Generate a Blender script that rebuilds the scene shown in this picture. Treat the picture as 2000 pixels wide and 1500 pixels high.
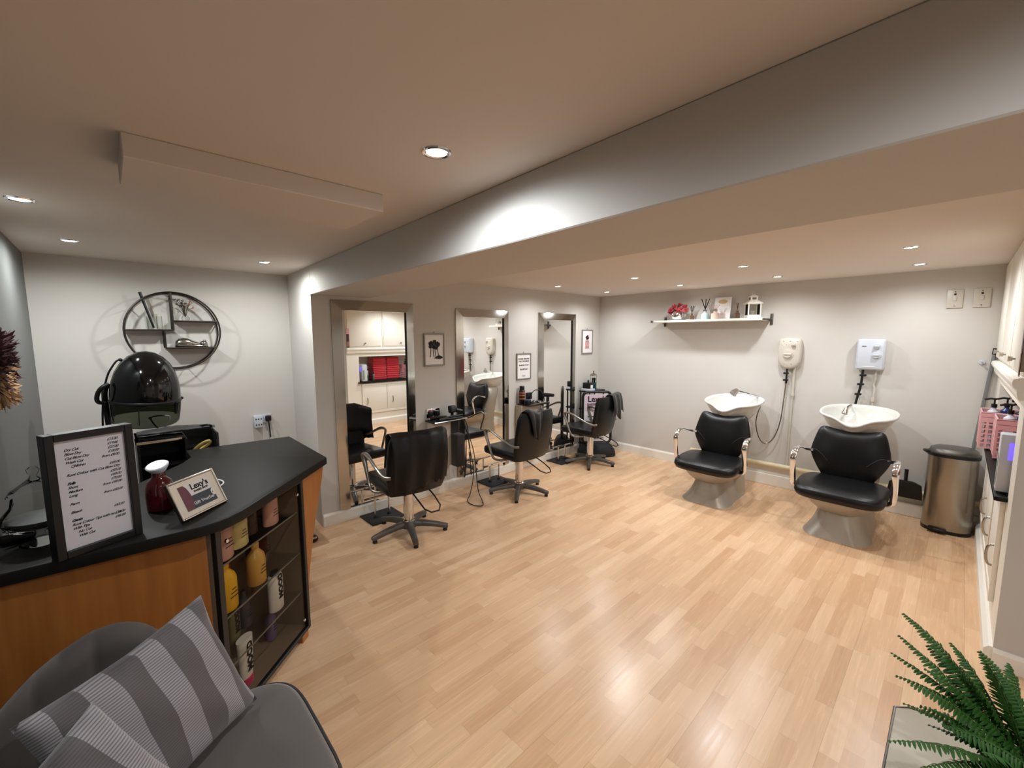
import bpy, bmesh, math, random
from mathutils import Vector, Matrix, Euler, noise
random.seed(11)
R = math.radians
for o in list(bpy.data.objects):
    bpy.data.objects.remove(o, do_unlink=True)
SC = bpy.context.scene
COL = SC.collection

# ------------------------------------------------------------------ camera, world, exposure
cd = bpy.data.cameras.new('camera'); cam = bpy.data.objects.new('camera', cd); COL.objects.link(cam)
cd.sensor_fit = 'HORIZONTAL'; cd.sensor_width = 36.0; cd.lens = 36.0 * 830.0 / 2000.0
cd.clip_start = 0.02; cd.clip_end = 60
th, pit, rol = R(46.5), R(6.39), R(0.1)
fh = Vector((-math.sin(th), math.cos(th), 0)); rt = Vector((math.cos(th), math.sin(th), 0)); zz = Vector((0, 0, 1))
fw = fh * math.cos(pit) - zz * math.sin(pit); up = fh * math.sin(pit) + zz * math.cos(pit)
rx = rt * math.cos(rol) - up * math.sin(rol); ux = up * math.cos(rol) + rt * math.sin(rol)
m = Matrix((rx, ux, -fw)).transposed().to_4x4(); m.translation = Vector((3.5973, -5.1398, 1.6))
cam.matrix_world = m
SC.camera = cam
try:
    SC.cycles.transparent_max_bounces = 40; SC.cycles.max_bounces = 14; SC.cycles.diffuse_bounces = 8
except Exception: pass
w = bpy.data.worlds.new('world'); SC.world = w; w.use_nodes = True
w.node_tree.nodes['Background'].inputs[0].default_value = (0.5, 0.47, 0.43, 1)
w.node_tree.nodes['Background'].inputs[1].default_value = 0.02
SC.view_settings.view_transform = 'Standard'; SC.view_settings.look = 'None'
SC.view_settings.exposure = 0.0; SC.view_settings.gamma = 1.0; SC.view_settings.use_curve_mapping = False

# ------------------------------------------------------------------ helpers
def lin(c):
    c = c / 255.0
    return c / 12.92 if c <= 0.04045 else ((c + 0.055) / 1.055) ** 2.4
def S(r, g, b): return (lin(r), lin(g), lin(b), 1.0)

def P(name, col, rough=0.5, metal=0.0, spec=0.5, var=0.0, vscale=6.0, bump=0.0, bscale=200.0, trans=0.0, ior=1.45,
      emit=None, estr=0.0, sheen=0.0, coat=0.0, alpha=1.0):
    mt = bpy.data.materials.new(name); mt.use_nodes = True
    nt = mt.node_tree; b = nt.nodes['Principled BSDF']
    b.inputs['Base Color'].default_value = col; b.inputs['Roughness'].default_value = rough
    b.inputs['Metallic'].default_value = metal; b.inputs['Specular IOR Level'].default_value = spec
    b.inputs['Transmission Weight'].default_value = trans; b.inputs['IOR'].default_value = ior
    b.inputs['Sheen Weight'].default_value = sheen; b.inputs['Coat Weight'].default_value = coat
    b.inputs['Alpha'].default_value = alpha
    if emit: b.inputs['Emission Color'].default_value = emit; b.inputs['Emission Strength'].default_value = estr
    tc = nt.nodes.new('ShaderNodeTexCoord')
    if var > 0:
        n = nt.nodes.new('ShaderNodeTexNoise'); n.inputs['Scale'].default_value = vscale; n.inputs['Detail'].default_value = 4
        nt.links.new(tc.outputs['Object'], n.inputs['Vector'])
        mx = nt.nodes.new('ShaderNodeMix'); mx.data_type = 'RGBA'
        mx.inputs[6].default_value = tuple(max(0, c * (1 - var)) for c in col[:3]) + (1,)
        mx.inputs[7].default_value = tuple(min(1, c * (1 + var)) for c in col[:3]) + (1,)
        nt.links.new(n.outputs['Fac'], mx.inputs[0]); nt.links.new(mx.outputs[2], b.inputs['Base Color'])
    if bump > 0:
        n2 = nt.nodes.new('ShaderNodeTexNoise'); n2.inputs['Scale'].default_value = bscale; n2.inputs['Detail'].default_value = 3
        nt.links.new(tc.outputs['Object'], n2.inputs['Vector'])
        bp = nt.nodes.new('ShaderNodeBump'); bp.inputs['Strength'].default_value = bump; bp.inputs['Distance'].default_value = 0.002
        nt.links.new(n2.outputs['Fac'], bp.inputs['Height']); nt.links.new(bp.outputs['Normal'], b.inputs['Normal'])
    return mt

def clear(name, tint, fac=0.12, rough=0.02):
    """thin clear glass / acrylic: fresnel mix of a tinted transparent and a glossy"""
    mt = bpy.data.materials.new(name); mt.use_nodes = True; nt = mt.node_tree
    for n in list(nt.nodes):
        if n.type != 'OUTPUT_MATERIAL': nt.nodes.remove(n)
    out = [n for n in nt.nodes if n.type == 'OUTPUT_MATERIAL'][0]
    tr = nt.nodes.new('ShaderNodeBsdfTransparent'); tr.inputs[0].default_value = tint
    gl = nt.nodes.new('ShaderNodeBsdfGlossy'); gl.inputs['Roughness'].default_value = rough
    lw = nt.nodes.new('ShaderNodeLayerWeight'); lw.inputs[0].default_value = fac
    mx = nt.nodes.new('ShaderNodeMixShader')
    nt.links.new(lw.outputs['Fresnel'], mx.inputs[0]); nt.links.new(tr.outputs[0], mx.inputs[1])
    nt.links.new(gl.outputs[0], mx.inputs[2]); nt.links.new(mx.outputs[0], out.inputs[0])
    return mt

class MB:
    def __init__(s): s.bm = bmesh.new()
    def _new(s, n0): return [v for v in s.bm.verts][n0:]
    def box(s, c, sz, rot=None, bev=0.0, seg=2):
        t = bmesh.new(); bmesh.ops.create_cube(t, size=1.0)
        bmesh.ops.scale(t, vec=Vector(sz), verts=t.verts)
        if bev > 0:
            bmesh.ops.bevel(t, geom=list(t.edges), offset=min(bev, min(sz) * 0.49), segments=seg, profile=0.5, affect='EDGES')
        M = Matrix.Translation(Vector(c))
        if rot: M = M @ Euler([R(a) for a in rot]).to_matrix().to_4x4()
        t.transform(M); s.add(t); return s
    def mm(s, a, b, bev=0.0, seg=2):
        c = [(a[i] + b[i]) / 2 for i in range(3)]; z = [abs(b[i] - a[i]) for i in range(3)]
        return s.box(c, z, None, bev, seg)
    def add(s, t, M=None):
        if M is not None: t.transform(M)
        me = bpy.data.meshes.new('tmp'); t.to_mesh(me); t.free(); s.bm.from_mesh(me); bpy.data.meshes.remove(me); return s
    def ring(s, pts): return [s.bm.verts.new(Vector(p)) for p in pts]
    def loft(s, rings, cap0=True, cap1=True, closed=True, loop=False):
        rs = [s.ring(r) for r in rings]; n = len(rs[0])
        pairs = list(zip(rs[:-1], rs[1:])) + ([(rs[-1], rs[0])] if loop else [])
        for a, b in pairs:
            for i in range(n if closed else n - 1):
                j = (i + 1) % n
                try: s.bm.faces.new((a[i], a[j], b[j], b[i]))
                except ValueError: pass
        if closed and not loop:
            if cap0: s.bm.faces.new(list(reversed(rs[0])))
            if cap1: s.bm.faces.new(rs[-1])
        return s
    def cyl(s, p0, p1, r0, r1=None, seg=20, cap=True):
        p0, p1 = Vector(p0), Vector(p1); r1 = r0 if r1 is None else r1
        d = (p1 - p0).normalized(); a = d.orthogonal().normalized(); b = d.cross(a)
        f = lambda p, r: [p + (a * math.cos(2 * math.pi * i / seg) + b * math.sin(2 * math.pi * i / seg)) * r for i in range(seg)]
        return s.loft([f(p0, r0), f(p1, r1)], cap, cap)
    def lathe(s, prof, c=(0, 0, 0), seg=28, cap0=True, cap1=True, sx=1.0, sy=1.0, M=None):
        t = MB(); c = Vector(c)
        t.loft([[Vector((r * sx * math.cos(2 * math.pi * i / seg), r * sy * math.sin(2 * math.pi * i / seg), z)) for i in range(seg)] for r, z in prof], cap0, cap1)
        if M is not None: t.bm.transform(M)
        bmesh.ops.translate(t.bm, vec=c, verts=t.bm.verts)
        return s.add(t.bm)
    def tube(s, pts, r, seg=8, closed=False, smooth=0, ry=None, upv=None):
        pts = [Vector(p) for p in pts]
        for _ in range(smooth):
            q = []
            n = len(pts)
            rng = range(n) if closed else range(n - 1)
            if not closed: q.append(pts[0])
            for i in rng:
                a, b = pts[i], pts[(i + 1) % n]
                q += [a * 0.75 + b * 0.25, a * 0.25 + b * 0.75]
            if not closed: q.append(pts[-1])
            pts = q
        n = len(pts); rad = r if callable(r) else (lambda t: r); ryf = None if ry is None else (ry if callable(ry) else (lambda t: ry))
        rings = []; prev = None
        for i, p in enumerate(pts):
            if closed: d = (pts[(i + 1) % n] - pts[i - 1])
            else: d = (pts[min(i + 1, n - 1)] - pts[max(i - 1, 0)])
            d = d.normalized() if d.length > 1e-9 else Vector((0, 0, 1))
            if upv is not None:
                a = Vector(upv) - d * Vector(upv).dot(d)
                a = a.normalized() if a.length > 1e-6 else d.orthogonal().normalized()
            elif prev is None: a = d.orthogonal().normalized()
            else:
                a = prev - d * prev.dot(d); a = a.normalized() if a.length > 1e-6 else d.orthogonal().normalized()
            prev = a; b = d.cross(a); t = i / max(1, n - 1)
            r0 = rad(t); r1 = r0 if ryf is None else ryf(t)
            rings.append([p + a * (math.cos(2 * math.pi * k / seg) * r0) + b * (math.sin(2 * math.pi * k / seg) * r1) for k in range(seg)])
        return s.loft(rings, True, True, True, loop=closed)
    def prism(s, poly, z0, z1, bev=0.0, seg=2):
        t = bmesh.new()
        b = [t.verts.new((x, y, z0)) for x, y in poly]; u = [t.verts.new((x, y, z1)) for x, y in poly]; n = len(poly)
        t.faces.new(list(reversed(b))); t.faces.new(u)
        for i in range(n): t.faces.new((b[i], b[(i + 1) % n], u[(i + 1) % n], u[i]))
        if bev > 0: bmesh.ops.bevel(t, geom=list(t.edges), offset=bev, segments=seg, profile=0.5, affect='EDGES')
        bmesh.ops.recalc_face_normals(t, faces=t.faces)
        return s.add(t)
    def sphere(s, c, r, seg=16, rot=None):
        if not isinstance(r, (tuple, list)): r = (r, r, r)
        t = bmesh.new(); bmesh.ops.create_uvsphere(t, u_segments=seg, v_segments=max(6, seg // 2), radius=1)
        M = Matrix.Translation(Vector(c))
        if rot: M = M @ Euler([R(a) for a in rot]).to_matrix().to_4x4()
        t.transform(M @ Matrix.Diagonal((r[0], r[1], r[2], 1))); return s.add(t)
    def grid(s, f, nu, nv):
        g = [[s.bm.verts.new(Vector(f(i / nu, j / nv))) for j in range(nv + 1)] for i in range(nu + 1)]
        for i in range(nu):
            for j in range(nv):
                s.bm.faces.new((g[i][j], g[i + 1][j], g[i + 1][j + 1], g[i][j + 1]))
        return s
    def tri(s, pts):
        s.bm.faces.new([s.bm.verts.new(Vector(p)) for p in pts]); return s
    def xf(s, M): s.bm.transform(M); return s
    def text(s, txt, size, M, align='LEFT', shear=0.0, bold=0.0, ext=0.0006, spacing=1.0):
        cu = bpy.data.curves.new('t', 'FONT'); cu.body = txt; cu.size = size; cu.align_x = align; cu.shear = shear
        cu.offset = bold; cu.extrude = ext; cu.space_character = spacing; cu.resolution_u = 3
        o = bpy.data.objects.new('t', cu); COL.objects.link(o)
        dg = bpy.context.evaluated_depsgraph_get(); dg.update()
        me = bpy.data.meshes.new_from_object(o.evaluated_get(dg)); me.transform(M); s.bm.from_mesh(me)
        bpy.data.meshes.remove(me); bpy.data.objects.remove(o, do_unlink=True); bpy.data.curves.remove(cu); return s
    def build(s, name, mt, parent=None, world=False, smooth=True, ang=35, sub=0, solid=0.0, M=None, fix=True):
        if fix: bmesh.ops.recalc_face_normals(s.bm, faces=s.bm.faces)
        if world and parent is not None: s.bm.transform(rootm(parent).inverted())
        me = bpy.data.meshes.new(name); s.bm.to_mesh(me); s.bm.free()
        if smooth and len(me.polygons):
            me.polygons.foreach_set('use_smooth', [True] * len(me.polygons)); me.set_sharp_from_angle(angle=R(ang))
        me.materials.append(mt)
        o = bpy.data.objects.new(name, me); COL.objects.link(o)
        if parent is not None: o.parent = parent
        if M is not None: o.matrix_world = M
        if solid:
            md = o.modifiers.new('s', 'SOLIDIFY'); md.thickness = solid; md.offset = 0
        if sub:
            md = o.modifiers.new('u', 'SUBSURF'); md.levels = sub; md.render_levels = sub
        return o

def rootm(o):
    while o.parent is not None: o = o.parent
    return Matrix.LocRotScale(o.location, o.rotation_euler, o.scale)
def thing(name, label, cat, loc=(0, 0, 0), rotz=0.0, group=None):
    o = bpy.data.objects.new(name, None); COL.objects.link(o); o.empty_display_size = 0.1
    o.location = loc; o.rotation_euler = (0, 0, R(rotz)); tag(o, label, cat, group); return o
def tag(o, label, cat, group=None):
    o['label'] = label; o['category'] = cat
    if group: o['group'] = group
    return o
def struct(o): o['kind'] = 'structure'; return o
def dup(o, loc, rotz, label, group=None):
    c = o.copy(); COL.objects.link(c); c.location = loc; c.rotation_euler = (0, 0, R(rotz)); c['label'] = label
    if group: c['group'] = group
    for ch in list(o.children):
        k = ch.copy(); COL.objects.link(k); k.parent = c
        for g in list(ch.children):
            q = g.copy(); COL.objects.link(q); q.parent = k
    return c
def frame_m(o, right, upv):
    """matrix whose x axis is right, y axis is upv, origin o"""
    r = Vector(right).normalized(); u = Vector(upv); u = (u - r * u.dot(r)).normalized(); n = r.cross(u)
    M = Matrix((r, u, n)).transposed().to_4x4(); M.translation = Vector(o); return M
def srect(rx, ry, n=32, e=4.0, cx=0.0, cy=0.0, z=0.0):
    out = []
    for i in range(n):
        t = 2 * math.pi * i / n; c, s_ = math.cos(t), math.sin(t)
        out.append(Vector((cx + rx * math.copysign(abs(c) ** (2 / e), c), cy + ry * math.copysign(abs(s_) ** (2 / e), s_), z)))
    return out

# ------------------------------------------------------------------ materials
WALL = P('wall_paint', S(203, 199, 193), 0.75, spec=0.25, var=0.02, vscale=2.5, bump=0.08, bscale=90)
CEIL = P('ceiling_paint', S(220, 211, 202), 0.8, spec=0.2, var=0.015, vscale=1.5, bump=0.06, bscale=60)
TRIMW = P('white_gloss_paint', S(236, 232, 222), 0.35, var=0.02, vscale=5)
CUPB = P('cupboard_paint', S(232, 227, 215), 0.42, var=0.02, vscale=5)
CREAM = P('cream_pipe_paint', S(222, 208, 172), 0.4, var=0.05, vscale=9)
BLACKV = P('black_vinyl', S(13, 13, 14), 0.34, spec=0.42, var=0.25, vscale=20, bump=0.12, bscale=260)
BLACKP = P('black_plastic', S(18, 18, 19), 0.4, var=0.15, vscale=12)
BLACKG = P('gloss_black', S(9, 9, 10), 0.08, spec=0.7, var=0.1, vscale=5)
BLACKC = P('black_nylon_cloth', S(24, 21, 20), 0.55, sheen=0.15, var=0.3, vscale=9, bump=0.2, bscale=400)
RUBBER = P('dark_rubber', S(30, 30, 31), 0.7, var=0.15, vscale=12)
CHROME = P('chrome', S(225, 225, 228), 0.08, metal=1.0, var=0.03, vscale=8)
SATIN = P('satin_grey_metal', S(150, 146, 138), 0.32, metal=0.85, var=0.06, vscale=14)
BASEG = P('grey_cast_base', S(98, 94, 88), 0.38, metal=0.6, var=0.1, vscale=18)
STEEL = P('brushed_steel', S(168, 160, 148), 0.28, metal=1.0, var=0.08, vscale=9)
SILVER = P('silver_fibreglass', S(172, 164, 152), 0.4, metal=0.35, var=0.05, vscale=10)
MIRROR = P('mirror_glass', (0.93, 0.93, 0.91, 1), 0.004, metal=1.0, var=0.003, vscale=2)
MFRAME = P('mirror_frame_glass', S(186, 182, 176), 0.10, metal=1.0, var=0.03, vscale=6)
CERAM = P('white_ceramic', S(212, 212, 206), 0.12, var=0.01, vscale=4, coat=0.3)
WPLAST = P('white_plastic', S(200, 205, 214), 0.32, var=0.02, vscale=6)
CPLAST = P('ivory_plastic', S(200, 194, 182), 0.35, var=0.03, vscale=6)
PAPER = P('paper', S(236, 232, 232), 0.7, var=0.02, vscale=12)
INK = P('black_ink', S(22, 20, 22), 0.7, var=0.1, vscale=30)
GREYM = P('grey_picture_frame', S(150, 146, 140), 0.4, metal=0.5, var=0.05, vscale=10)
LENS = P('lamp_lens', S(255, 248, 238), 0.3, var=0.01, emit=S(255, 246, 232), estr=14.0)
GLASS = clear('clear_glass', (0.96, 0.97, 0.96, 1), 0.09)
GLASSD = clear('display_glass', (0.86, 0.84, 0.81, 1), 0.045)
SMOKE = clear('smoked_visor', (0.36, 0.38, 0.33, 1), 0.05, 0.05)
BEIGE = P('beige_laminate', S(190, 180, 164), 0.45, var=0.03, vscale=8)
PINKP = P('pink_plastic', S(222, 172, 174), 0.4, var=0.06, vscale=10)

def floor_mat():
    mt = bpy.data.materials.new('maple_strip_floor'); mt.use_nodes = True; nt = mt.node_tree; N = nt.nodes; L = nt.links
    b = N['Principled BSDF']
    tc = N.new('ShaderNodeTexCoord'); sep = N.new('ShaderNodeSeparateXYZ'); L.new(tc.outputs['Object'], sep.inputs[0])
    def M(op, a, c=None, d=None):
        n = N.new('ShaderNodeMath'); n.operation = op
        for i, v in enumerate((a, c, d)):
            if v is None: continue
            if isinstance(v, (int, float)): n.inputs[i].default_value = v
            else: L.new(v, n.inputs[i])
        return n.outputs[0]
    sx = M('DIVIDE', sep.outputs[0], 0.0655); si = M('FLOOR', sx); sf = M('FRACT', sx)
    wn = N.new('ShaderNodeTexWhiteNoise'); wn.noise_dimensions = '1D'; L.new(si, wn.inputs['W'])
    ln = M('MULTIPLY_ADD', wn.outputs['Value'], 0.16, 0.36)
    off = M('MULTIPLY', wn.outputs['Value'], 17.3)
    sy = M('ADD', M('DIVIDE', sep.outputs[1], ln), off); yi = M('FLOOR', sy); yf = M('FRACT', sy)
    cv = N.new('ShaderNodeCombineXYZ'); L.new(si, cv.inputs[0]); L.new(yi, cv.inputs[1])
    w2 = N.new('ShaderNodeTexWhiteNoise'); w2.noise_dimensions = '2D'; L.new(cv.outputs[0], w2.inputs['Vector'])
    ramp = N.new('ShaderNodeValToRGB'); e = ramp.color_ramp.elements
    e[0].position = 0.0; e[0].color = S(206, 165, 127); e[1].position = 1.0; e[1].color = S(226, 190, 153)
    k = e.new(0.28); k.color = S(214, 175, 137); k = e.new(0.72); k.color = S(220, 182, 144)
    L.new(w2.outputs['Value'], ramp.inputs[0])
    # grain stretched along y
    mp = N.new('ShaderNodeMapping'); mp.inputs['Scale'].default_value = (70, 3.2, 1)
    ad = N.new('ShaderNodeVectorMath'); ad.operation = 'ADD'
    sc = N.new('ShaderNodeVectorMath'); sc.operation = 'SCALE'; sc.inputs[3].default_value = 9.0
    L.new(w2.outputs['Color'], sc.inputs[0]); L.new(tc.outputs['Object'], ad.inputs[0]); L.new(sc.outputs[0], ad.inputs[1])
    L.new(ad.outputs[0], mp.inputs[0])
    ns = N.new('ShaderNodeTexNoise'); ns.inputs['Scale'].default_value = 1.0; ns.inputs['Detail'].default_value = 5; ns.inputs['Distortion'].default_value = 0.8
    L.new(mp.outputs[0], ns.inputs['Vector'])
    gr = N.new('ShaderNodeMapRange'); gr.inputs[1].default_value = 0.3; gr.inputs[2].default_value = 0.75; gr.inputs[3].default_value = 0.9; gr.inputs[4].default_value = 1.06
    L.new(ns.outputs['Fac'], gr.inputs[0])
    mx = N.new('ShaderNodeMix'); mx.data_type = 'RGBA'; mx.blend_type = 'MULTIPLY'; mx.inputs[0].default_value = 1.0
    L.new(ramp.outputs[0], mx.inputs[6])
    cb = N.new('ShaderNodeCombineColor'); [L.new(gr.outputs[0], cb.inputs[i]) for i in range(3)]
    L.new(cb.outputs[0], mx.inputs[7])
    # joints: board joint every third strip darker, strip joints faint, end joints faint
    bx = M('FRACT', M('DIVIDE', sep.outputs[0], 0.1965))
    jb = M('LESS_THAN', M('ABSOLUTE', M('SUBTRACT', bx, 0.5)), 0.494)
    js = M('LESS_THAN', M('ABSOLUTE', M('SUBTRACT', sf, 0.5)), 0.49)
    je = M('LESS_THAN', M('ABSOLUTE', M('SUBTRACT', yf, 0.5)), 0.497)
    j = M('MULTIPLY', M('MULTIPLY_ADD', jb, 0.2, 0.8), M('MULTIPLY', M('MULTIPLY_ADD', js, 0.08, 0.92), M('MULTIPLY_ADD', je, 0.15, 0.85)))
    cj = N.new('ShaderNodeCombineColor'); [L.new(j, cj.inputs[i]) for i in range(3)]
    m2 = N.new('ShaderNodeMix'); m2.data_type = 'RGBA'; m2.blend_type = 'MULTIPLY'; m2.inputs[0].default_value = 1.0
    L.new(mx.outputs[2], m2.inputs[6]); L.new(cj.outputs[0], m2.inputs[7]); L.new(m2.outputs[2], b.inputs['Base Color'])
    rr = M('MULTIPLY_ADD', ns.outputs['Fac'], 0.12, 0.20); L.new(rr, b.inputs['Roughness'])
    b.inputs['Specular IOR Level'].default_value = 0.42
    bp = N.new('ShaderNodeBump'); bp.inputs['Strength'].default_value = 0.05; bp.inputs['Distance'].default_value = 0.001
    L.new(ns.outputs['Fac'], bp.inputs['Height']); L.new(bp.outputs[0], b.inputs['Normal'])
    return mt
FLOOR = floor_mat()

def wood_mat(name, c0, c1, axis=2, rough=0.4):
    mt = bpy.data.materials.new(name); mt.use_nodes = True; nt = mt.node_tree; N = nt.nodes; L = nt.links; b = N['Principled BSDF']
    tc = N.new('ShaderNodeTexCoord'); mp = N.new('ShaderNodeMapping'); sc = [22, 22, 22]; sc[axis] = 1.6; mp.inputs['Scale'].default_value = sc
    L.new(tc.outputs['Object'], mp.inputs[0]); ns = N.new('ShaderNodeTexNoise'); ns.inputs['Scale'].default_value = 1.5; ns.inputs['Detail'].default_value = 5
    L.new(mp.outputs[0], ns.inputs['Vector']); rp = N.new('ShaderNodeValToRGB')
    rp.color_ramp.elements[0].color = c0; rp.color_ramp.elements[1].color = c1; rp.color_ramp.elements[0].position = 0.3; rp.color_ramp.elements[1].position = 0.7
    L.new(ns.outputs['Fac'], rp.inputs[0]); L.new(rp.outputs[0], b.inputs['Base Color']); b.inputs['Roughness'].default_value = rough
    return mt
BEECH = wood_mat('beech_veneer', S(148, 90, 38), S(164, 104, 48), 2, 0.38)
BLACKW = P('black_ash_laminate', S(24, 22, 19), 0.5, spec=0.22, var=0.18, vscale=30, bump=0.05, bscale=150)

def grey_paper():
    mt = P('grey_glitter_wallpaper', S(104, 106, 104), 0.5, spec=0.5, var=0.12, vscale=60, bump=0.25, bscale=420); return mt
GREYW = grey_paper()

def stripe_mat():
    mt = bpy.data.materials.new('striped_cushion_cloth'); mt.use_nodes = True; nt = mt.node_tree; N = nt.nodes; L = nt.links; b = N['Principled BSDF']
    tc = N.new('ShaderNodeTexCoord'); sep = N.new('ShaderNodeSeparateXYZ'); L.new(tc.outputs['Object'], sep.inputs[0])
    def M(op, a, c=None):
        n = N.new('ShaderNodeMath'); n.operation = op
        for i, v in enumerate((a, c)):
            if v is None: continue
            if isinstance(v, (int, float)): n.inputs[i].default_value = v
            else: L.new(v, n.inputs[i])
        return n.outputs[0]
    nz = N.new('ShaderNodeTexNoise'); nz.inputs['Scale'].default_value = 14; L.new(tc.outputs['Object'], nz.inputs['Vector'])
    xx = M('ADD', sep.outputs[0], M('MULTIPLY', nz.outputs['Fac'], 0.005))
    band = M('GREATER_THAN', M('SINE', M('MULTIPLY', xx, 2 * math.pi / 0.115)), 0.0)
    rib = M('GREATER_THAN', M('SINE', M('MULTIPLY', sep.outputs[1], 2 * math.pi / 0.0068)), 0.25)
    m1 = N.new('ShaderNodeMix'); m1.data_type = 'RGBA'; m1.inputs[6].default_value = S(86, 80, 82); m1.inputs[7].default_value = S(146, 142, 146); L.new(band, m1.inputs[0])
    m2 = N.new('ShaderNodeMix'); m2.data_type = 'RGBA'; m2.inputs[7].default_value = S(64, 60, 62)
    L.new(m1.outputs[2], m2.inputs[6]); L.new(M('MULTIPLY', rib, 0.7), m2.inputs[0])
    L.new(m2.outputs[2], b.inputs['Base Color']); b.inputs['Roughness'].default_value = 0.7; b.inputs['Sheen Weight'].default_value = 0.3
    return mt
STRIPE = stripe_mat()
VELVET = P('grey_velvet', S(78, 72, 68), 0.8, sheen=0.4, var=0.12, vscale=7, bump=0.1, bscale=500)
PIPING = P('dark_piping', S(44, 43, 44), 0.7, var=0.1)
FERN = P('fern_green', S(44, 88, 28), 0.55, var=0.45, vscale=9)
FERNS = P('fern_stem', S(70, 92, 40), 0.6, var=0.2, vscale=9)

# ------------------------------------------------------------------ the room
H = 2.155
def room():
    struct(MB().mm((-0.8, -5.6, -0.1), (5.1, 0.1, 0.0)).build('floor', FLOOR))
    struct(MB().mm((-0.8, -5.6, H), (5.1, 0.1, H + 0.1)).build('ceiling', CEIL))
    struct(MB().mm((0.0, 0.0, 0), (4.4, 0.1, H)).build('wall_back', WALL))
    struct(MB().prism([(0, -3.935), (0, 0.1), (-0.79, 0.1), (-0.79, -3.897)], 0, H).build('wall_left', WALL, ang=20))
    struct(MB().mm((-0.79, -5.5, 0), (-0.69, -3.89, H)).build('wall_alcove', WALL))
    struct(MB().mm((-0.79, -5.6, 0), (5.1, -5.5, H)).build('wall_front', GREYW))
    b = MB()
    b.mm((3.82, -2.12, 0), (4.25, 0, 0.79)); b.mm((3.82, -2.12, 1.245), (4.25, 0, H))
    b.mm((3.82, -2.12, 0.79), (4.25, -1.90, 1.245)); b.mm((3.82, -0.33, 0.79), (4.25, 0, 1.245))
    b.mm((4.2, -1.9, 0.79), (4.25, -0.33, 1.245))
    struct(b.build('wall_right', CUPB, smooth=False))
    struct(MB().mm((3.8205, -2.1215, 0), (5.0, -2.1202, H)).mm((4.2505, -2.12, 0), (5.0, -2.02, H)).build('wall_return', WALL, smooth=False))
    struct(MB().mm((5.0, -5.5, 0), (5.1, -2.02, H)).build('wall_far_right', WALL))
    # downstand beam, a little out of square with the back wall
    struct(MB().prism([(0.0, -3.935), (5.0, -4.18), (5.0, -3.63), (0.0, -3.445)], 1.935, H, 0.004, 1).build('trim_1', WALL, ang=20))
    # boxed-in bulkhead on the upper ceiling
    struct(MB().prism([(1.985, -5.07), (1.985, -4.305), (1.60, -4.298), (1.69, -5.07)], 2.089, H, 0.003, 1).build('trim_2', CEIL, ang=20))
    def skirt(p0, p1, nrm, h=0.105, t=0.018):
        p0, p1, n = Vector(p0), Vector(p1), Vector(nrm); r = []
        for p in (p0, p1):
            r.append([p, p + n * t, p + n * t + Vector((0, 0, h - 0.018)), p + n * (t * 0.45) + Vector((0, 0, h)), p + Vector((0, 0, h))])
        return MB().loft(r)
    struct(skirt((0, -3.93, 0), (0, 0, 0), (1, 0, 0)).build('baseboard_left', TRIMW, ang=20))
    struct(skirt((0, 0, 0), (1.42, 0, 0), (0, -1, 0), 0.115).build('baseboard_back', TRIMW, ang=20))
    struct(skirt((3.82, 0, 0), (3.82, -2.12, 0), (-1, 0, 0), 0.09, 0.03).build('baseboard_right', TRIMW, ang=20))
    struct(skirt((3.82, -2.12, 0), (5.0, -2.12, 0), (0, -1, 0), 0.09).build('baseboard_return', TRIMW, ang=20))
    # pipe boxing along the back wall
    b = MB(); b.mm((1.42, -0.075, 0.0), (3.81, 0, 0.118), 0.003, 1); b.mm((1.42, -0.035, 0.118), (3.81, 0, 0.2), 0.003, 1)
    struct(b.build('trim_3', TRIMW))
    b = MB(); b.tube([(1.42, -0.062, 0.222), (3.80, -0.062, 0.222)], 0.026, 14)
    tag(b.build('heating_pipe', CREAM), 'cream painted pipe running along the back wall above the boxing', 'pipe')
room()

# ------------------------------------------------------------------ recessed downlights
LAMPS = [
 (0.443, -1.44, 'small downlight in lower ceiling before the third mirror, nearest the mirror wall', 1, 1.2),
 (0.468, -0.52, 'small downlight in the corner where mirror wall meets basin wall', 4, 0.8),
 (1.39, -1.42, 'lit downlight in lower ceiling, second from mirror wall in the front row', 1, 1.5),
 (1.42, -0.53, 'bright downlight directly above the pink flowers on the shelf', 4, 0.7),
 (2.345, -1.40, 'lit downlight in front of the left shower heater, front row of lower ceiling', 1, 1.3),
 (2.355, -0.52, 'lit downlight just above the right end of the wall shelf', 4, 0.6),
 (3.328, -1.41, 'front one of the pair of downlights near the cupboards', 1, 0.75),
 (3.322, -0.49, 'rear one of the pair of downlights near the cupboards, above right heater', 4, 0.4),
 (2.457, -4.37, 'large glowing downlight alone in the ceiling before the beam', 0),
 (0.93, -5.35, 'glowing downlight at the left picture edge beside grey wall', 3),
 (0.0, -5.25, 'glowing downlight in ceiling close to the grey wall corner', 3),
 (-0.04, -4.24, 'dim downlight above the round wall shelf near the beam', 3),
 (4.5, -3.2, 'unseen downlight added as fill in the side passage behind the return wall', 2, 0.15),  # unseen lamp, added as weak fill for passage floor and walls
 (3.9, -4.75, 'unseen downlight added beside the viewer to brighten the beam face', 2, 1.0),  # unseen lamp, added to brighten beam face and near floor
]
BEAMS = (   # kind: list of (energy, colour, cone, blend)
    [(13, (0.92, 1.0, 1.07), 176, 0.45), (15, (0.95, 0.985, 1.01), 84, 1.0)],
    [(21, (0.95, 0.985, 1.01), 166, 0.75)],
    [(17, (0.95, 0.985, 1.01), 176, 0.4), (16, (0.95, 0.985, 1.01), 90, 1.0)],
    [(10, (0.97, 1.0, 0.97), 178, 0.3)],
    [(8, (0.95, 0.985, 1.01), 125, 1.0)])
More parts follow.
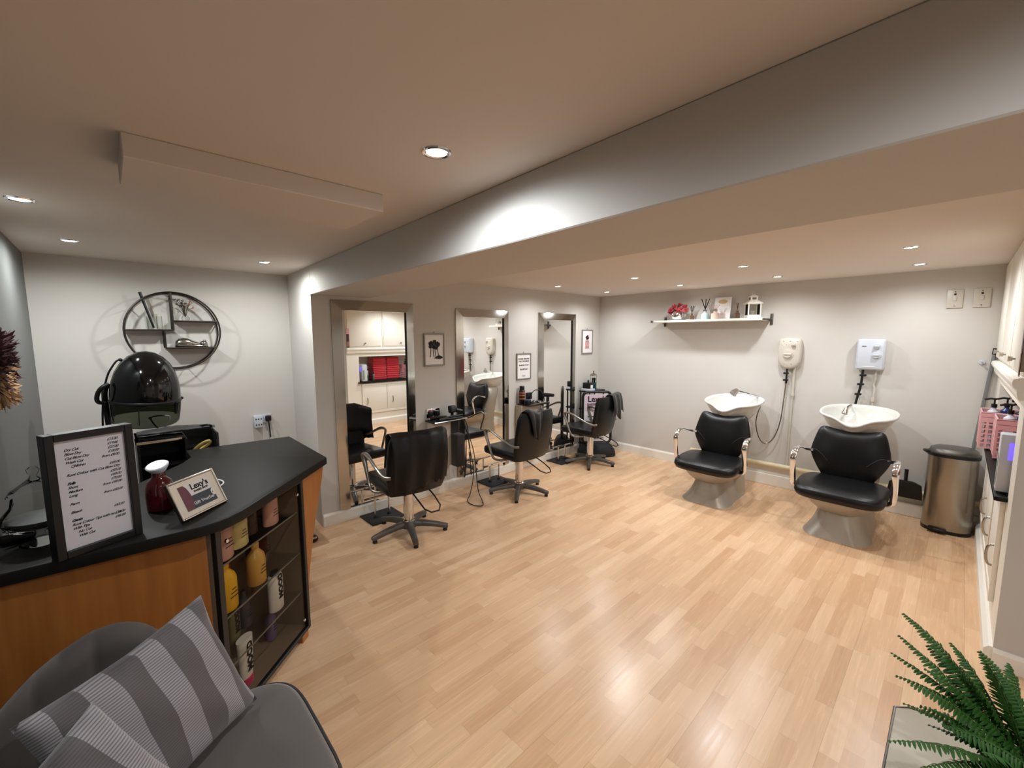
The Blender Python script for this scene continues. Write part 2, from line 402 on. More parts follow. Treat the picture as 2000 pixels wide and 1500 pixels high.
def lamp_light(t, kind, mul):
    for e, c, cone, bl in BEAMS[kind]:
        l = bpy.data.lights.new('bulb', 'SPOT'); l.energy = e * mul * 0.88; l.color = c; l.spot_size = R(cone); l.spot_blend = bl; l.shadow_soft_size = 0.03
        o = bpy.data.objects.new('bulb', l); COL.objects.link(o); o.parent = t; o.location = (0, 0, -0.02)
def lamps():
    proto = None
    for x, y, lab, kind, *mul in LAMPS:
        if proto is None:
            t = thing('ceiling_downlight', lab, 'ceiling light', (x, y, H), 0, 'recessed ceiling downlights')
            MB().lathe([(0.031, -0.002), (0.036, -0.005), (0.043, -0.004), (0.045, 0.0)], cap0=False, cap1=False).build('trim_ring', CHROME, t)
            MB().lathe([(0.0005, -0.0035), (0.022, -0.0035), (0.032, -0.0015)], cap1=False).build('lens', LENS, t)
            proto = t
        else:
            t = dup(proto, (x, y, H), 0, lab)
        lamp_light(t, kind, (mul or [1.0])[0])
lamps()

# ------------------------------------------------------------------ wall mirrors
def mirror(y0, y1, ztop, lab):
    z0 = 0.107; f = 0.084
    t = thing('wall_mirror', lab, 'mirror', (0, (y0 + y1) / 2, z0), 0, 'tall salon mirrors')
    MB().mm((0.004, y0 + f - 0.004, z0), (0.016, y1 - f + 0.004, ztop - f + 0.004)).build('mirror_glass', MIRROR, t, world=True, smooth=False)
    def strip(a0, a1, b1, b0):   # outer edge a0-a1, inner edge b0-b1 (y,z) : bevelled mirror strip
        xo, xi = 0.012, 0.030
        s = MB(); v = lambda x, p: Vector((x, p[0], p[1]))
        s.loft([[v(0.001, a0), v(xo, a0), v(xi, b0), v(0.001, b0)], [v(0.001, a1), v(xo, a1), v(xi, b1), v(0.001, b1)]])
        return s
    strip((y0, z0), (y0, ztop), (y0 + f, ztop - f), (y0 + f, z0)).build('side_frame', MFRAME, t, world=True, smooth=False)
    strip((y1, z0), (y1, ztop), (y1 - f, ztop - f), (y1 - f, z0)).build('side_frame', MFRAME, t, world=True, smooth=False)
    strip((y0, ztop), (y1, ztop), (y1 - f, ztop - f), (y0 + f, ztop - f)).build('top_frame', MFRAME, t, world=True, smooth=False)
    MB().mm((0.016, y1 - f - 0.005, z0), (0.031, y1 - f, ztop - f)).build('bevel_edge', BLACKP, t, world=True, smooth=False)
mirror(-3.786, -3.022, 1.904, 'tall mirror nearest the beam, reflecting white cupboards and red towels')
mirror(-2.530, -1.790, 1.887, 'middle tall mirror reflecting a backwash basin unit and heaters')
mirror(-1.288, -0.553, 1.890, 'tall mirror nearest the back corner reflecting mostly bare wall')

# ------------------------------------------------------------------ pictures and notice on the mirror wall
def picture(name, y0, y1, z0, z1, lab, fm, group=None, fw=0.014):
    t = thing(name, lab, 'picture', (0, (y0 + y1) / 2, z0), 0, group)
    b = MB()
    for a, c in (((0.002, y0, z0), (0.016, y0 + fw, z1)), ((0.002, y1 - fw, z0), (0.016, y1, z1)), ((0.002, y0 + fw, z0), (0.016, y1 - fw, z0 + fw)), ((0.002, y0 + fw, z1 - fw), (0.016, y1 - fw, z1))):
        b.mm(a, c, 0.002, 1)
    b.build('frame', fm, t, world=True)
    MB().mm((0.003, y0 + fw, z0 + fw), (0.008, y1 - fw, z1 - fw)).build('paper', PAPER, t, world=True, smooth=False)
    MB().sphere((0.006, (y0 + y1) / 2, z1 + 0.012), 0.006, 8).build('hook', GREYM, t, world=True)
    return t
def blob(b, pts, x=0.009):
    vs = [Vector((x, y, z)) for y, z in pts]; n = len(vs); c = sum(vs, Vector()) / n
    b.loft([[p for p in vs], [p + Vector((0.0006, 0, 0)) for p in vs]])
def pictures():
    t = picture('framed_flower_print', -2.912, -2.672, 1.31, 1.63, 'grey framed black flower print between first and second mirrors', GREYM)
    rr = random.Random(3); b = MB()
    for cy, cz, r in ((-2.83, 1.53, 0.032), (-2.79, 1.545, 0.028), (-2.755, 1.52, 0.034), (-2.80, 1.50, 0.03), (-2.84, 1.50, 0.022), (-2.77, 1.49, 0.025)):
        blob(b, [(cy + r * (0.65 + 0.35 * rr.random()) * math.cos(a * math.pi / 6), cz + r * (0.65 + 0.35 * rr.random()) * math.sin(a * math.pi / 6)) for a in range(12)], 0.0085 + rr.random() * 0.001)
    for y0, y1 in ((-2.83, -2.84), (-2.81, -2.80), (-2.79, -2.775), (-2.765, -2.74)):
        b.tube([(0.009, y0, 1.50), (0.009, (y0 + y1) / 2, 1.45), (0.009, y1, 1.40)], 0.0035, 6)
    blob(b, [(-2.80, 1.385), (-2.77, 1.405), (-2.74, 1.415), (-2.70, 1.40), (-2.695, 1.385), (-2.73, 1.375)])
    b.build('flower_drawing', INK, t, world=True, smooth=False)
    t = picture('framed_notice', -1.66, -1.416, 1.088, 1.40, 'silver framed printed notice with lines of black capitals by second mirror', GREYM)
    rows = [('PLEASE ENSURE', 1.325, 0.026), ('THAT PAYMENT', 1.296, 0.024), ('IS MADE AT THE', 1.250, 0.022), ('RECEPTION', 1.20, 0.024), ('Thank you', 1.125, 0.012)]
    for txt, z, s in rows:
        MB().text(txt, s, frame_m((0.0085, -1.538, z), (0, 1, 0), (0, 0, 1)), 'CENTER', 0, 0.0007).build('lettering', INK, t, world=True, smooth=False)
    t = picture('framed_perfume_print', -0.412, -0.165, 1.36, 1.692, 'small framed pink bottle print beside the corner of the back wall', GREYM)
    pk = P('print_pink', S(206, 160, 160), 0.7, var=0.15, vscale=40)
    b = MB(); blob(b, [(-0.335, 1.43), (-0.245, 1.43), (-0.245, 1.53), (-0.265, 1.55), (-0.315, 1.55), (-0.335, 1.53)])
    b.build('bottle_drawing', pk, t, world=True, smooth=False)
    b = MB()
    for i, (cy, cz) in enumerate(((-0.31, 1.585), (-0.28, 1.60), (-0.27, 1.575), (-0.295, 1.565))):
        blob(b, [(cy + 0.018 * math.cos(a * math.pi / 5), cz + 0.018 * math.sin(a * math.pi / 5)) for a in range(10)], 0.0085 + 0.0003 * i)
    b.build('bloom_drawing', INK, t, world=True, smooth=False)
    for z in (1.45, 1.52): MB().mm((0.0085, -0.327, z), (0.0102, -0.253, z + 0.005)).build('label_line', INK, t, world=True, smooth=False)
pictures()

# ------------------------------------------------------------------ sockets
def plug(b, c, s=1.0):
    b.box(c, (0.034, 0.046, 0.05), None, 0.008)
def sockets():
    t = thing('double_socket', 'chrome double wall socket with black plugs beside the first mirror', 'socket', (0, -2.82, 0.84))
    MB().mm((0.001, -2.90, 0.795), (0.010, -2.745, 0.885), 0.003).build('face_plate', CHROME, t, world=True)
    for y in (-2.862, -2.785):
        b = MB(); plug(b, (0.026, y, 0.838)); b.build('plug', BLACKP, t, world=True)
        MB().tube([(0.03, y, 0.815), (0.04, y, 0.79), (0.05, y + 0.02, 0.776)], 0.005, 6, smooth=2).build('flex', BLACKP, t, world=True)
    x = -0.69
    t = thing('wall_socket', 'white wall socket on pale alcove wall with plugs pushed in', 'socket', (x, -4.17, 0.80))
    MB().mm((x + 0.001, -4.25, 0.83), (x + 0.010, -4.105, 0.905), 0.003).build('face_plate', WPLAST, t, world=True)
    b = MB(); b.mm((x + 0.010, -4.252, 0.80), (x + 0.06, -4.185, 0.905), 0.006); b.build('adaptor', WPLAST, t, world=True)
    b = MB()
    for dz in (0.82, 0.87):
        for dy in (-0.02, 0.0, 0.02): b.mm((x + 0.0595, -4.218 + dy - 0.005, dz), (x + 0.061, -4.218 + dy + 0.005, dz + 0.012))
    b.build('adaptor_slot', INK, t, world=True)
    b = MB(); plug(b, (x + 0.03, -4.135, 0.87)); b.build('plug', BLACKP, t, world=True)
    MB().tube([(x + 0.035, -4.135, 0.85), (x + 0.05, -4.135, 0.80), (x + 0.05, -4.13, 0.70)], 0.006, 6, smooth=2).build('flex', BLACKP, t, world=True)
    for i, (xa, xb, lab) in enumerate(((3.482, 3.577, 'left one of two switch plates high on the back wall'), (3.634, 3.729, 'right one of two switch plates high on the back wall'))):
        t = thing('switch_plate', lab, 'switch', ((xa + xb) / 2, 0, 1.83), 0, 'pull cord switch plates')
        MB().mm((xa, -0.012, 1.828), (xb, -0.001, 1.978), 0.003).build('face_plate', CPLAST, t, world=True)
        MB().mm(((xa + xb) / 2 - 0.011, -0.018, 1.885), ((xa + xb) / 2 + 0.011, -0.011, 1.925), 0.003).build('rocker', CPLAST, t, world=True)
        b = MB()
        for z in (1.845, 1.96): b.cyl(((xa + xb) / 2, -0.0135, z), ((xa + xb) / 2, -0.0115, z), 0.004, seg=10)
        b.cyl(((xa + xb) / 2, -0.0135, 1.94), ((xa + xb) / 2, -0.0115, 1.94), 0.008, seg=12)
        b.build('screw', INK, t, world=True)
sockets()

# ------------------------------------------------------------------ hydraulic styling chairs (local: faces -x)
def make_chair(lab):
    t = thing('styling_chair', lab, 'salon chair', (0, 0, 0), 0, 'black styling chairs')
    MB().box((-0.055, 0, 0.442), (0.47, 0.49, 0.088), (0, 1.5, 0), 0.036, 4).build('seat', BLACKV, t)
    b = MB()
    def back(u, v):   # slightly curved pad
        pass
    secs = []
    for k in range(9):
        v = k / 8; z = 0.395 + v * 0.485; x0 = 0.178 + v * 0.075 + 0.015 * math.sin(v * math.pi)
        hw = 0.235 + 0.018 * math.sin(v * math.pi); th_ = 0.034 - 0.006 * abs(2 * v - 1) ** 3
        if k == 0 or k == 8: hw -= 0.016; th_ *= 0.55
        r = []
        for i in range(32):
            a = 2 * math.pi * i / 32; c, s_ = math.cos(a), math.sin(a)
            y = hw * math.copysign(abs(s_) ** (2 / 6), s_); xx = th_ * math.copysign(abs(c) ** (2 / 4), c)
            r.append((x0 + xx - 0.05 * (y / 0.25) ** 2 + 0.02, y, z))
        secs.append(r)
    b.loft(secs); b.build('backrest', BLACKV, t, ang=50)
    for s in (-1, 1):
        y = 0.268 * s
        pts = [(0.02, 0.20 * s, 0.385), (-0.08, y, 0.375), (-0.125, y * 1.02, 0.43), (-0.165, y * 1.03, 0.54), (-0.205, y * 1.04, 0.635), (-0.20, y * 1.04, 0.672),
               (-0.12, y * 1.04, 0.668), (-0.03, y * 1.04, 0.635), (0.10, y * 1.02, 0.575), (0.19, y * 0.99, 0.555), (0.225, y * 0.86, 0.56)]
        MB().tube(pts, lambda q: 0.011 + 0.013 * math.exp(-((q - 0.48) / 0.16) ** 2), 10, smooth=2, ry=0.012, upv=None).build('armrest', SATIN, t)
    MB().lathe([(0.05, 0.05), (0.05, 0.11), (0.041, 0.115), (0.041, 0.34), (0.05, 0.345), (0.05, 0.37), (0.09, 0.38), (0.10, 0.40)], seg=24).build('gas_column', CHROME, t)
    b = MB(); b.tube([(0.02, 0.0, 0.37), (0.16, -0.01, 0.345), (0.34, 0.0, 0.27), (0.34, 0.13, 0.27), (0.16, 0.14, 0.345), (0.04, 0.13, 0.37)], 0.006, 8, smooth=1)
    b.build('pump_lever', BLACKP, t)
    MB().lathe([(0.0, 0.045), (0.06, 0.045), (0.065, 0.07), (0.055, 0.10), (0.045, 0.105)], cap0=False, cap1=False).build('hub', BASEG, t)
    return t
def add_legs(t, phase):
    for k in range(5):
        a = R(phase + 72 * k); d = Vector((math.cos(a), math.sin(a), 0)); q = Vector((-d.y, d.x, 0)); rg = []
        for s_, hw, z0, z1 in ((0.03, 0.03, 0.055, 0.10), (0.12, 0.025, 0.052, 0.095), (0.22, 0.022, 0.04, 0.078), (0.295, 0.021, 0.026, 0.06), (0.318, 0.016, 0.028, 0.052)):
            c = d * s_
            rg.append([c - q * hw + Vector((0, 0, z0)), c + q * hw + Vector((0, 0, z0)), c + q * hw * 0.95 + Vector((0, 0, z1 - 0.012)), c + q * hw * 0.5 + Vector((0, 0, z1)), c - q * hw * 0.5 + Vector((0, 0, z1)), c - q * hw * 0.95 + Vector((0, 0, z1 - 0.012))])
        l = MB().loft(rg).build('leg', BASEG, t, ang=50)
        p = d * 0.294
        MB().cyl((p.x, p.y, 0.0005), (p.x, p.y, 0.03), 0.019, 0.015, 14).build('glide', RUBBER, l)
CH = [((0.578, -3.448), -5, -20, 'black styling chair facing first mirror, covered by a shiny cape'),
      ((0.565, -2.16), 1, -50, 'black styling chair before the middle mirror with dark towel over its back'),
      ((0.470, -0.815), 5, -56, 'black styling chair by the back corner in front of the pavement sign')]
def chairs():
    rots = []
    for (x, y), rz, ph, lab in CH:
        t = make_chair(lab); t.location = (x, y, 0); t.rotation_euler = (0, 0, R(rz)); add_legs(t, ph - rz)
        rots.append(t)
    return rots
chair_objs = chairs()

def cape():
    t = chair_objs[0]; M = rootm(t); rr = random.Random(5)
    jag = [rr.uniform(-0.012, 0.012) for _ in range(41)]
    def f(u, v):
        y = -0.245 + u * 0.545
        path = [(0.155, 0.62), (0.195, 0.78), (0.21, 0.875), (0.255, 0.900), (0.305, 0.880), (0.33, 0.80), (0.335, 0.66), (0.325, 0.52), (0.31, 0.39)]
        q = v * (len(path) - 1); i = min(int(q), len(path) - 2); fr = q - i
        x = path[i][0] * (1 - fr) + path[i + 1][0] * fr; z = path[i][1] * (1 - fr) + path[i + 1][1] * fr
        if v > 0.5:
            zb = 0.43 + 0.10 * u + jag[int(u * 40)] * (v - 0.5) * 2
            k = (v - 0.5) / 0.5; z = 0.880 + (zb - 0.880) * k
        out = max(0, u - 0.80); x -= out * 1.1 * (0.2 + 0.8 * min(1, v)) + 0.05 * (2 * u - 0.87) ** 2 * 0.7
        z -= out * 0.25 * (1 if v < 0.6 else 0.2)
        x += 0.010 * math.sin(u * 23 + v * 4) * v + 0.008 * math.sin(u * 9 - v * 7)
        return M @ Vector((x, y, z))
    o = MB().grid(f, 40, 26).build('hairdressing_cape', P('cape_nylon', S(13, 11, 11), 0.45, spec=0.35, var=0.3, vscale=7, bump=0.3, bscale=30), None, ang=80, solid=0.004)
    tag(o, 'black nylon cape draped over the back of the nearest styling chair', 'cape', 'cloths draped over chair backs')
cape()
def towels_on_chairs():
    M = rootm(chair_objs[1])
    def f(u, v):
        hw = 0.125 * (1 - 0.75 * max(0, v - 0.35) / 0.65)
        y = -0.07 + (u - 0.5) * 2 * hw
        path = [(0.20, 0.80), (0.212, 0.875), (0.25, 0.900), (0.288, 0.885), (0.302, 0.82), (0.305, 0.72), (0.30, 0.63)]
        q = v * (len(path) - 1); i = min(int(q), len(path) - 2); fr = q - i
        x = path[i][0] * (1 - fr) + path[i + 1][0] * fr; z = path[i][1] * (1 - fr) + path[i + 1][1] * fr
        return M @ Vector((x + 0.012 * math.sin(u * 12) * (0.3 + v) - 0.02 * (y / 0.25) ** 2 + 0.008, y, z + 0.02 * math.sin(u * 7)))
    o = MB().grid(f, 18, 20).build('draped_towel', BLACKC, None, ang=80, solid=0.006)
    tag(o, 'small charcoal cloth bunched over the middle styling chair back', 'towel', 'cloths draped over chair backs')
    M = rootm(chair_objs[2])
    def f2(u, v):
        y = -0.02 + u * 0.29
        path = [(0.20, 0.80), (0.205, 0.88), (0.25, 0.908), (0.298, 0.89), (0.318, 0.82), (0.325, 0.74), (0.33, 0.64 + 0.05 * math.sin(u * 9))]
        q = v * (len(path) - 1); i = min(int(q), len(path) - 2); fr = q - i
        x = path[i][0] * (1 - fr) + path[i + 1][0] * fr; z = path[i][1] * (1 - fr) + path[i + 1][1] * fr
        return M @ Vector((x + 0.014 * math.sin(u * 14) * v - 0.04 * (y / 0.25) ** 2 + 0.01, y, z))
    o = MB().grid(f2, 20, 20).build('draped_towel', BLACKC, None, ang=80, solid=0.006)
    tag(o, 'black cloth hanging off the far side of the corner styling chair back', 'towel', 'cloths draped over chair backs')
towels_on_chairs()

# ------------------------------------------------------------------ footrests
def footrests():
    proto = None
    for (x, y), lab in (((0.0, -3.47), 'metal T-bar footrest on the floor below the first mirror'), ((0.0, -2.14), 'metal T-bar footrest on the floor below the middle mirror'), ((0.0, -0.985), 'metal T-bar footrest on the floor below the corner mirror')):
        if proto is None:
            t = proto = thing('footrest', lab, 'footrest', (x, y, 0), 0, 'footrests below the mirrors')
            MB().mm((0.022, -0.155, 0.0), (0.285, 0.155, 0.012), 0.004).build('base_plate', RUBBER, t)
            for s in (-0.065, 0.065):
                MB().cyl((0.15, s, 0.012), (0.15, s, 0.188), 0.009, seg=12).build('post', CHROME, t)
                MB().lathe([(0.018, 0.0), (0.018, 0.006), (0.010, 0.02)], (0.15, s, 0.0125)).build('post_foot', RUBBER, t)
            MB().tube([(0.15, -0.165, 0.198), (0.15, 0.165, 0.198)], 0.0115, 10).build('foot_bar', CHROME, t)
        else: dup(proto, (x, y, 0), 0, lab)
footrests()

# ------------------------------------------------------------------ tool stations between the mirrors
def stations():
    # --- first, between mirror one and two
    t = thing('tool_station', 'wall mounted beige tool station with black tray, behind the cape-covered chair', 'tool station', (0, -2.72, 0.30), 0, 'wall tool stations')
    MB().mm((0.001, -2.915, 0.30), (0.12, -2.60, 0.765), 0.006).build('body', BEIGE, t, world=True)
    MB().mm((0.02, -2.93, 0.766), (0.20, -2.555, 0.782), 0.005).build('tray', BLACKP, t, world=True)
    MB().tube([(0.20, -2.93, 0.776), (0.205, -2.55, 0.776)], 0.006, 8).build('tray_rail', CHROME, t, world=True)
    b = MB(); b.mm((0.125, -2.70, 0.30), (0.235, -2.60, 0.63), 0.012); b.mm((0.125, -2.69, 0.63), (0.135, -2.61, 0.765)); b.build('holster', BLACKC, t, world=True)
    t = thing('hair_clipper', 'black hair clipper lying on the first tool station tray', 'clipper', (0.10, -2.82, 0.782))
    MB().tube([(0.08, -2.90, 0.80), (0.10, -2.82, 0.806), (0.12, -2.74, 0.80)], 0.017, 10).build('body', BLACKP, t, world=True)
    MB().box((0.125, -2.715, 0.80), (0.038, 0.03, 0.012), (0, 0, 15), 0.002).build('blade', SATIN, t, world=True)
    t = thing('hair_dryer', 'black hair dryer standing upright in first tool station', 'hair dryer', (0.11, -2.67, 0.782))
    MB().tube([(0.11, -2.665, 0.783), (0.11, -2.665, 0.845)], 0.016, 10).build('handle', BLACKP, t, world=True)
    MB().box((0.11, -2.665, 0.872), (0.06, 0.07, 0.075), (0, -12, 0), 0.014, 3).build('motor_body', BLACKP, t, world=True)
    MB().cyl((0.125, -2.63, 0.86), (0.14, -2.565, 0.845), 0.022, 0.018, 14).build('nozzle', BLACKP, t, world=True)
    t = thing('hair_straightener', 'long black hair straightener lying along front of first tray', 'straightener', (0.17, -2.70, 0.782))
    for dz in (0.793, 0.815):
        MB().tube([(0.165, -2.86, 0.793 + (dz - 0.793) * 0.2), (0.17, -2.70, dz), (0.175, -2.585, dz)], 0.009, 8).build('arm', BLACKP, t, world=True)
    # --- dangling flexes
    rr = random.Random(8)
    flex = [[(0.19, -2.58, 0.78), (0.21, -2.545, 0.70), (0.20, -2.53, 0.50), (0.21, -2.50, 0.36), (0.25, -2.50, 0.20), (0.33, -2.62, 0.02), (0.40, -2.72, 0.008), (0.52, -2.745, 0.008), (0.62, -2.685, 0.008), (0.50, -2.60, 0.008), (0.34, -2.53, 0.04), (0.24, -2.47, 0.25), (0.21, -2.47, 0.42), (0.19, -2.52, 0.60)],
            [(0.16, -2.57, 0.78), (0.19, -2.545, 0.64), (0.18, -2.56, 0.30), (0.15, -2.56, 0.14), (0.12, -2.52, 0.14), (0.13, -2.51, 0.30), (0.16, -2.53, 0.62)],
            [(0.13, -2.56, 0.78), (0.17, -2.53, 0.66), (0.19, -2.50, 0.44), (0.17, -2.49, 0.22), (0.14, -2.45, 0.13), (0.12, -2.44, 0.20), (0.14, -2.48, 0.40)]]
    for i, (p, lab) in enumerate(zip(flex, ('long black tool flex looping down onto the floor beside nearest chair', 'black tool flex hanging in a short loop against the wall below first station', 'thin black flex hanging close beside the middle mirror lower edge'))):
        tag(MB().tube(p, 0.0045, 6, smooth=3).build('hanging_flex', BLACKP, None), lab, 'cable', 'flexes hanging from the tool station')
    # --- second station
    t = thing('tool_station', 'wall mounted beige tool station with chrome tray beside the middle mirror, under the notice', 'tool station', (0, -1.5, 0.1), 0, 'wall tool stations')
    MB().mm((0.001, -1.675, 0.12), (0.11, -1.36, 0.79), 0.006).build('body', BEIGE, t, world=True)
    MB().mm((0.02, -1.66, 0.791), (0.22, -1.30, 0.805), 0.005).build('tray', BLACKP, t, world=True)
    MB().tube([(0.22, -1.60, 0.815), (0.222, -1.30, 0.815)], 0.005, 8).build('tray_rail', CHROME, t, world=True)
    MB().mm((0.001, -1.50, 0.84), (0.035, -1.42, 0.92), 0.004).build('plug_box', BLACKP, t, world=True)
    MB().tube([(0.035, -1.44, 0.90), (0.08, -1.42, 0.96), (0.13, -1.36, 0.95), (0.15, -1.33, 0.86), (0.15, -1.32, 0.82)], 0.005, 6, smooth=2).build('flex', BLACKP, t, world=True)
    t = thing('hair_spray_can', 'tall black spray can with amber bands on second tool station', 'spray can', (0.06, -1.62, 0.805))
    MB().lathe([(0.034, 0.0), (0.036, 0.004), (0.036, 0.15), (0.028, 0.165)], (0.06, -1.62, 0.806)).build('can', P('can_black', S(28, 22, 24), 0.3, var=0.2, vscale=15), t, world=True)
    b = MB()
    for z in (0.055, 0.095, 0.125): b.lathe([(0.0365, z), (0.0365, z + 0.016)], (0.06, -1.62, 0.806), cap0=False, cap1=False)
    b.build('label_band', P('can_amber', S(176, 100, 50), 0.35, var=0.3, vscale=30), t, world=True)
    MB().lathe([(0.03, 0.165), (0.03, 0.205), (0.024, 0.212)], (0.06, -1.62, 0.806)).build('cap', BLACKP, t, world=True)
    t = thing('styling_pot', 'low dark tub beside the spray can on second tool station', 'pot', (0.14, -1.62, 0.805))
    MB().lathe([(0.04, 0), (0.042, 0.02), (0.042, 0.04)], (0.145, -1.615, 0.806)).build('tub', BLACKP, t, world=True)
    MB().lathe([(0.0435, 0.04), (0.0435, 0.055), (0.04, 0.058)], (0.145, -1.615, 0.806)).build('lid', P('navy_lid', S(40, 52, 82), 0.35, var=0.1), t, world=True)
    for i, (x, y) in enumerate(((0.07, -1.53), (0.09, -1.48), (0.15, -1.50), (0.17, -1.43), (0.12, -1.40))):
        t = thing('hair_clip' if i % 2 else 'trimmer', ('silver trimmer lying nearest spray can on second tray', 'small metal hair clip beside the trimmer on second tray', 'silver trimmer at the front edge of second tray', 'small metal clip near tray rail of second station', 'silver trimmer at the far end of second tray')[i], 'hair tool', (x, y, 0.806), 0, 'small tools on second tray')
        MB().box((x, y, 0.817), (0.025, 0.06, 0.02), (0, 0, 20 * i), 0.006).build('body', SATIN if i % 2 == 0 else CHROME, t, world=True)
        MB().box((x + 0.01, y + 0.012, 0.83), (0.012, 0.05, 0.006), (8, 0, 20 * i), 0.002).build('lever', BLACKP, t, world=True)
    t = thing('hair_dryer', 'grey hair dryer hooked at right end of second tool station', 'hair dryer', (0.13, -1.29, 0.80))
    MB().tube([(0.16, -1.27, 0.70), (0.16, -1.275, 0.80), (0.165, -1.28, 0.86)], 0.019, 10).build('handle', RUBBER, t, world=True)
    MB().cyl((0.10, -1.29, 0.885), (0.25, -1.27, 0.892), 0.026, 0.02, 16).build('barrel', RUBBER, t, world=True)
stations()

# ------------------------------------------------------------------ corner: trolley, jar, pavement sign
def corner():
    t = thing('tool_trolley', 'narrow black tool trolley in the corner beside the third mirror', 'trolley', (0.16, -0.36, 0))
    b = MB()
    for x in (0.055, 0.205):
        for y in (-0.48, -0.16): b.mm((x - 0.008, y - 0.008, 0.05), (x + 0.008, y + 0.008, 0.86), 0.003)
    b.build('post', BLACKP, t, world=True)
    for z in (0.12, 0.36, 0.60, 0.845):
        b = MB(); b.mm((0.04, -0.50, z), (0.22, -0.14, z + 0.02), 0.004)
        b.build('shelf', BLACKP, t, world=True)
    for x in (0.055, 0.205):
        for y in (-0.48, -0.16):
            MB().cyl((x - 0.01, y, 0.025), (x + 0.01, y, 0.025), 0.025, seg=14).build('castor', RUBBER, t, world=True)
    t = thing('disinfectant_jar', 'clear jar of blue comb disinfectant on the corner trolley', 'jar', (0.15, -0.32, 0.865))
    c = (0.15, -0.325, 0.866)
    MB().lathe([(0.042, 0.0), (0.045, 0.006), (0.045, 0.20), (0.043, 0.20), (0.043, 0.006)], c, cap0=True, cap1=False).build('glass', GLASS, t, world=True)
    MB().lathe([(0.041, 0.007), (0.041, 0.105)], c).build('blue_liquid', P('blue_liquid', S(16, 74, 92), 0.1, var=0.2, vscale=20), t, world=True)
    MB().lathe([(0.047, 0.20), (0.047, 0.212), (0.02, 0.228), (0.008, 0.232), (0.008, 0.25), (0.012, 0.258), (0.004, 0.262)], c).build('lid', STEEL, t, world=True)
    b = MB()
    for k in range(4): b.box((c[0] + 0.018 * math.cos(k * 1.6), c[1] + 0.018 * math.sin(k * 1.6), c[2] + 0.09), (0.02, 0.004, 0.15), (4 * k - 5, 3, 40 * k))
    b.build('comb', BLACKP, t, world=True)
    t = thing('tool_box', 'small black box with white label on the corner trolley', 'box', (0.20, -0.47, 0.865))
    MB().mm((0.09, -0.49, 0.8965), (0.21, -0.395, 0.975), 0.006).build('body', BLACKP, t, world=True)
    MB().mm((0.21, -0.47, 0.90), (0.2125, -0.42, 0.945), 0.0008).build('label', PAPER, t, world=True)
    MB().lathe([(0.012, 0.975), (0.014, 1.0), (0.006, 1.012)], (0.15, -0.44, 0.0)).build('knob', BLACKP, t, world=True)
    MB().mm((0.075, -0.50, 0.8655), (0.22, -0.385, 0.896), 0.004).build('base_tray', WPLAST, t, world=True)
    # pavement sign with rounded frame and moulded base
    a = Vector((0.195, -0.615, 0)); c = Vector((0.435, -0.31, 0)); d = (c - a); wd = d.length; d.normalize(); nrm = Vector((d.y, -d.x, 0))
    t = thing('pavement_sign', 'black rounded pavement sign with pink barber shop poster in the corner', 'sign', ((a + c) / 2)[:])
    z0, z1, r_ = 0.17, 0.865, 0.07
    pts = []
    for cx, cz, a0 in ((wd - r_, z1 - r_, 0), (r_, z1 - r_, 90), (r_, z0 + r_, 180), (wd - r_, z0 + r_, 270)):
        for k in range(5):
            an = R(a0 + k * 22.5); pts.append(a + d * (cx + r_ * math.cos(an)) + Vector((0, 0, cz + r_ * math.sin(an))))
    MB().tube(pts, 0.017, 10, closed=True).build('frame', BLACKP, t, world=True)
    def pl(z0, z1, m_, x0, x1, th=0.006):
        b = MB(); b.box((0, 0, 0), (x1 - x0, z1 - z0, th)); M = frame_m(a + d * ((x0 + x1) / 2) + Vector((0, 0, (z0 + z1) / 2)), d, (0, 0, 1)); b.xf(M); return b
    pl(0.20, 0.83, BLACKP, 0.02, wd - 0.02).build('panel', PAPER, t, world=True)
    MP = P('sign_pink', S(214, 188, 200), 0.6, var=0.03, vscale=20)
    pl(0.605, 0.825, None, 0.03, wd - 0.03, 0.009).build('poster', MP, t, world=True, smooth=False)
    o = a + nrm * 0.0052
    def tx(txt, z, size, **k): MB().text(txt, size, frame_m(o + d * (wd * 0.5) + Vector((0, 0, z)), d, (0, 0, 1)), 'CENTER', **k).build('lettering', INK, t, world=True, smooth=False, fix=False)
    tx("Lexy's", 0.735, 0.105, bold=0.003); tx('BARBER SHOP', 0.685, 0.043, bold=0.0012); tx('LADIES & GENTS', 0.645, 0.022); tx('Walk ins welcome', 0.617, 0.02)
    for k in range(8):
        q = MB(); q.box((0, 0, 0), (wd * (0.5 + 0.25 * ((k * 7) % 3) / 2), 0.012, 0.0015)); q.xf(frame_m(o + d * (wd / 2) + Vector((0, 0, 0.24 + k * 0.042)), d, (0, 0, 1)))
        q.build('price_line', INK, t, world=True, smooth=False)
    b = MB(); Mx = frame_m((a + c) / 2, d, nrm * -1)
    rings = [srect(0.25, 0.115, 32, 3, z=0.0), srect(0.26, 0.12, 32, 3, z=0.02), srect(0.245, 0.11, 32, 3, z=0.09), srect(0.20, 0.08, 32, 2.6, z=0.15), srect(0.14, 0.04, 32, 2.6, z=0.175)]
    b.loft(rings); Mz = Matrix.Translation((a + c) / 2) @ Matrix.Rotation(math.atan2(d.y, d.x), 4, 'Z'); b.xf(Mz)
    b.build('base', RUBBER, t, world=True, ang=50)
corner()

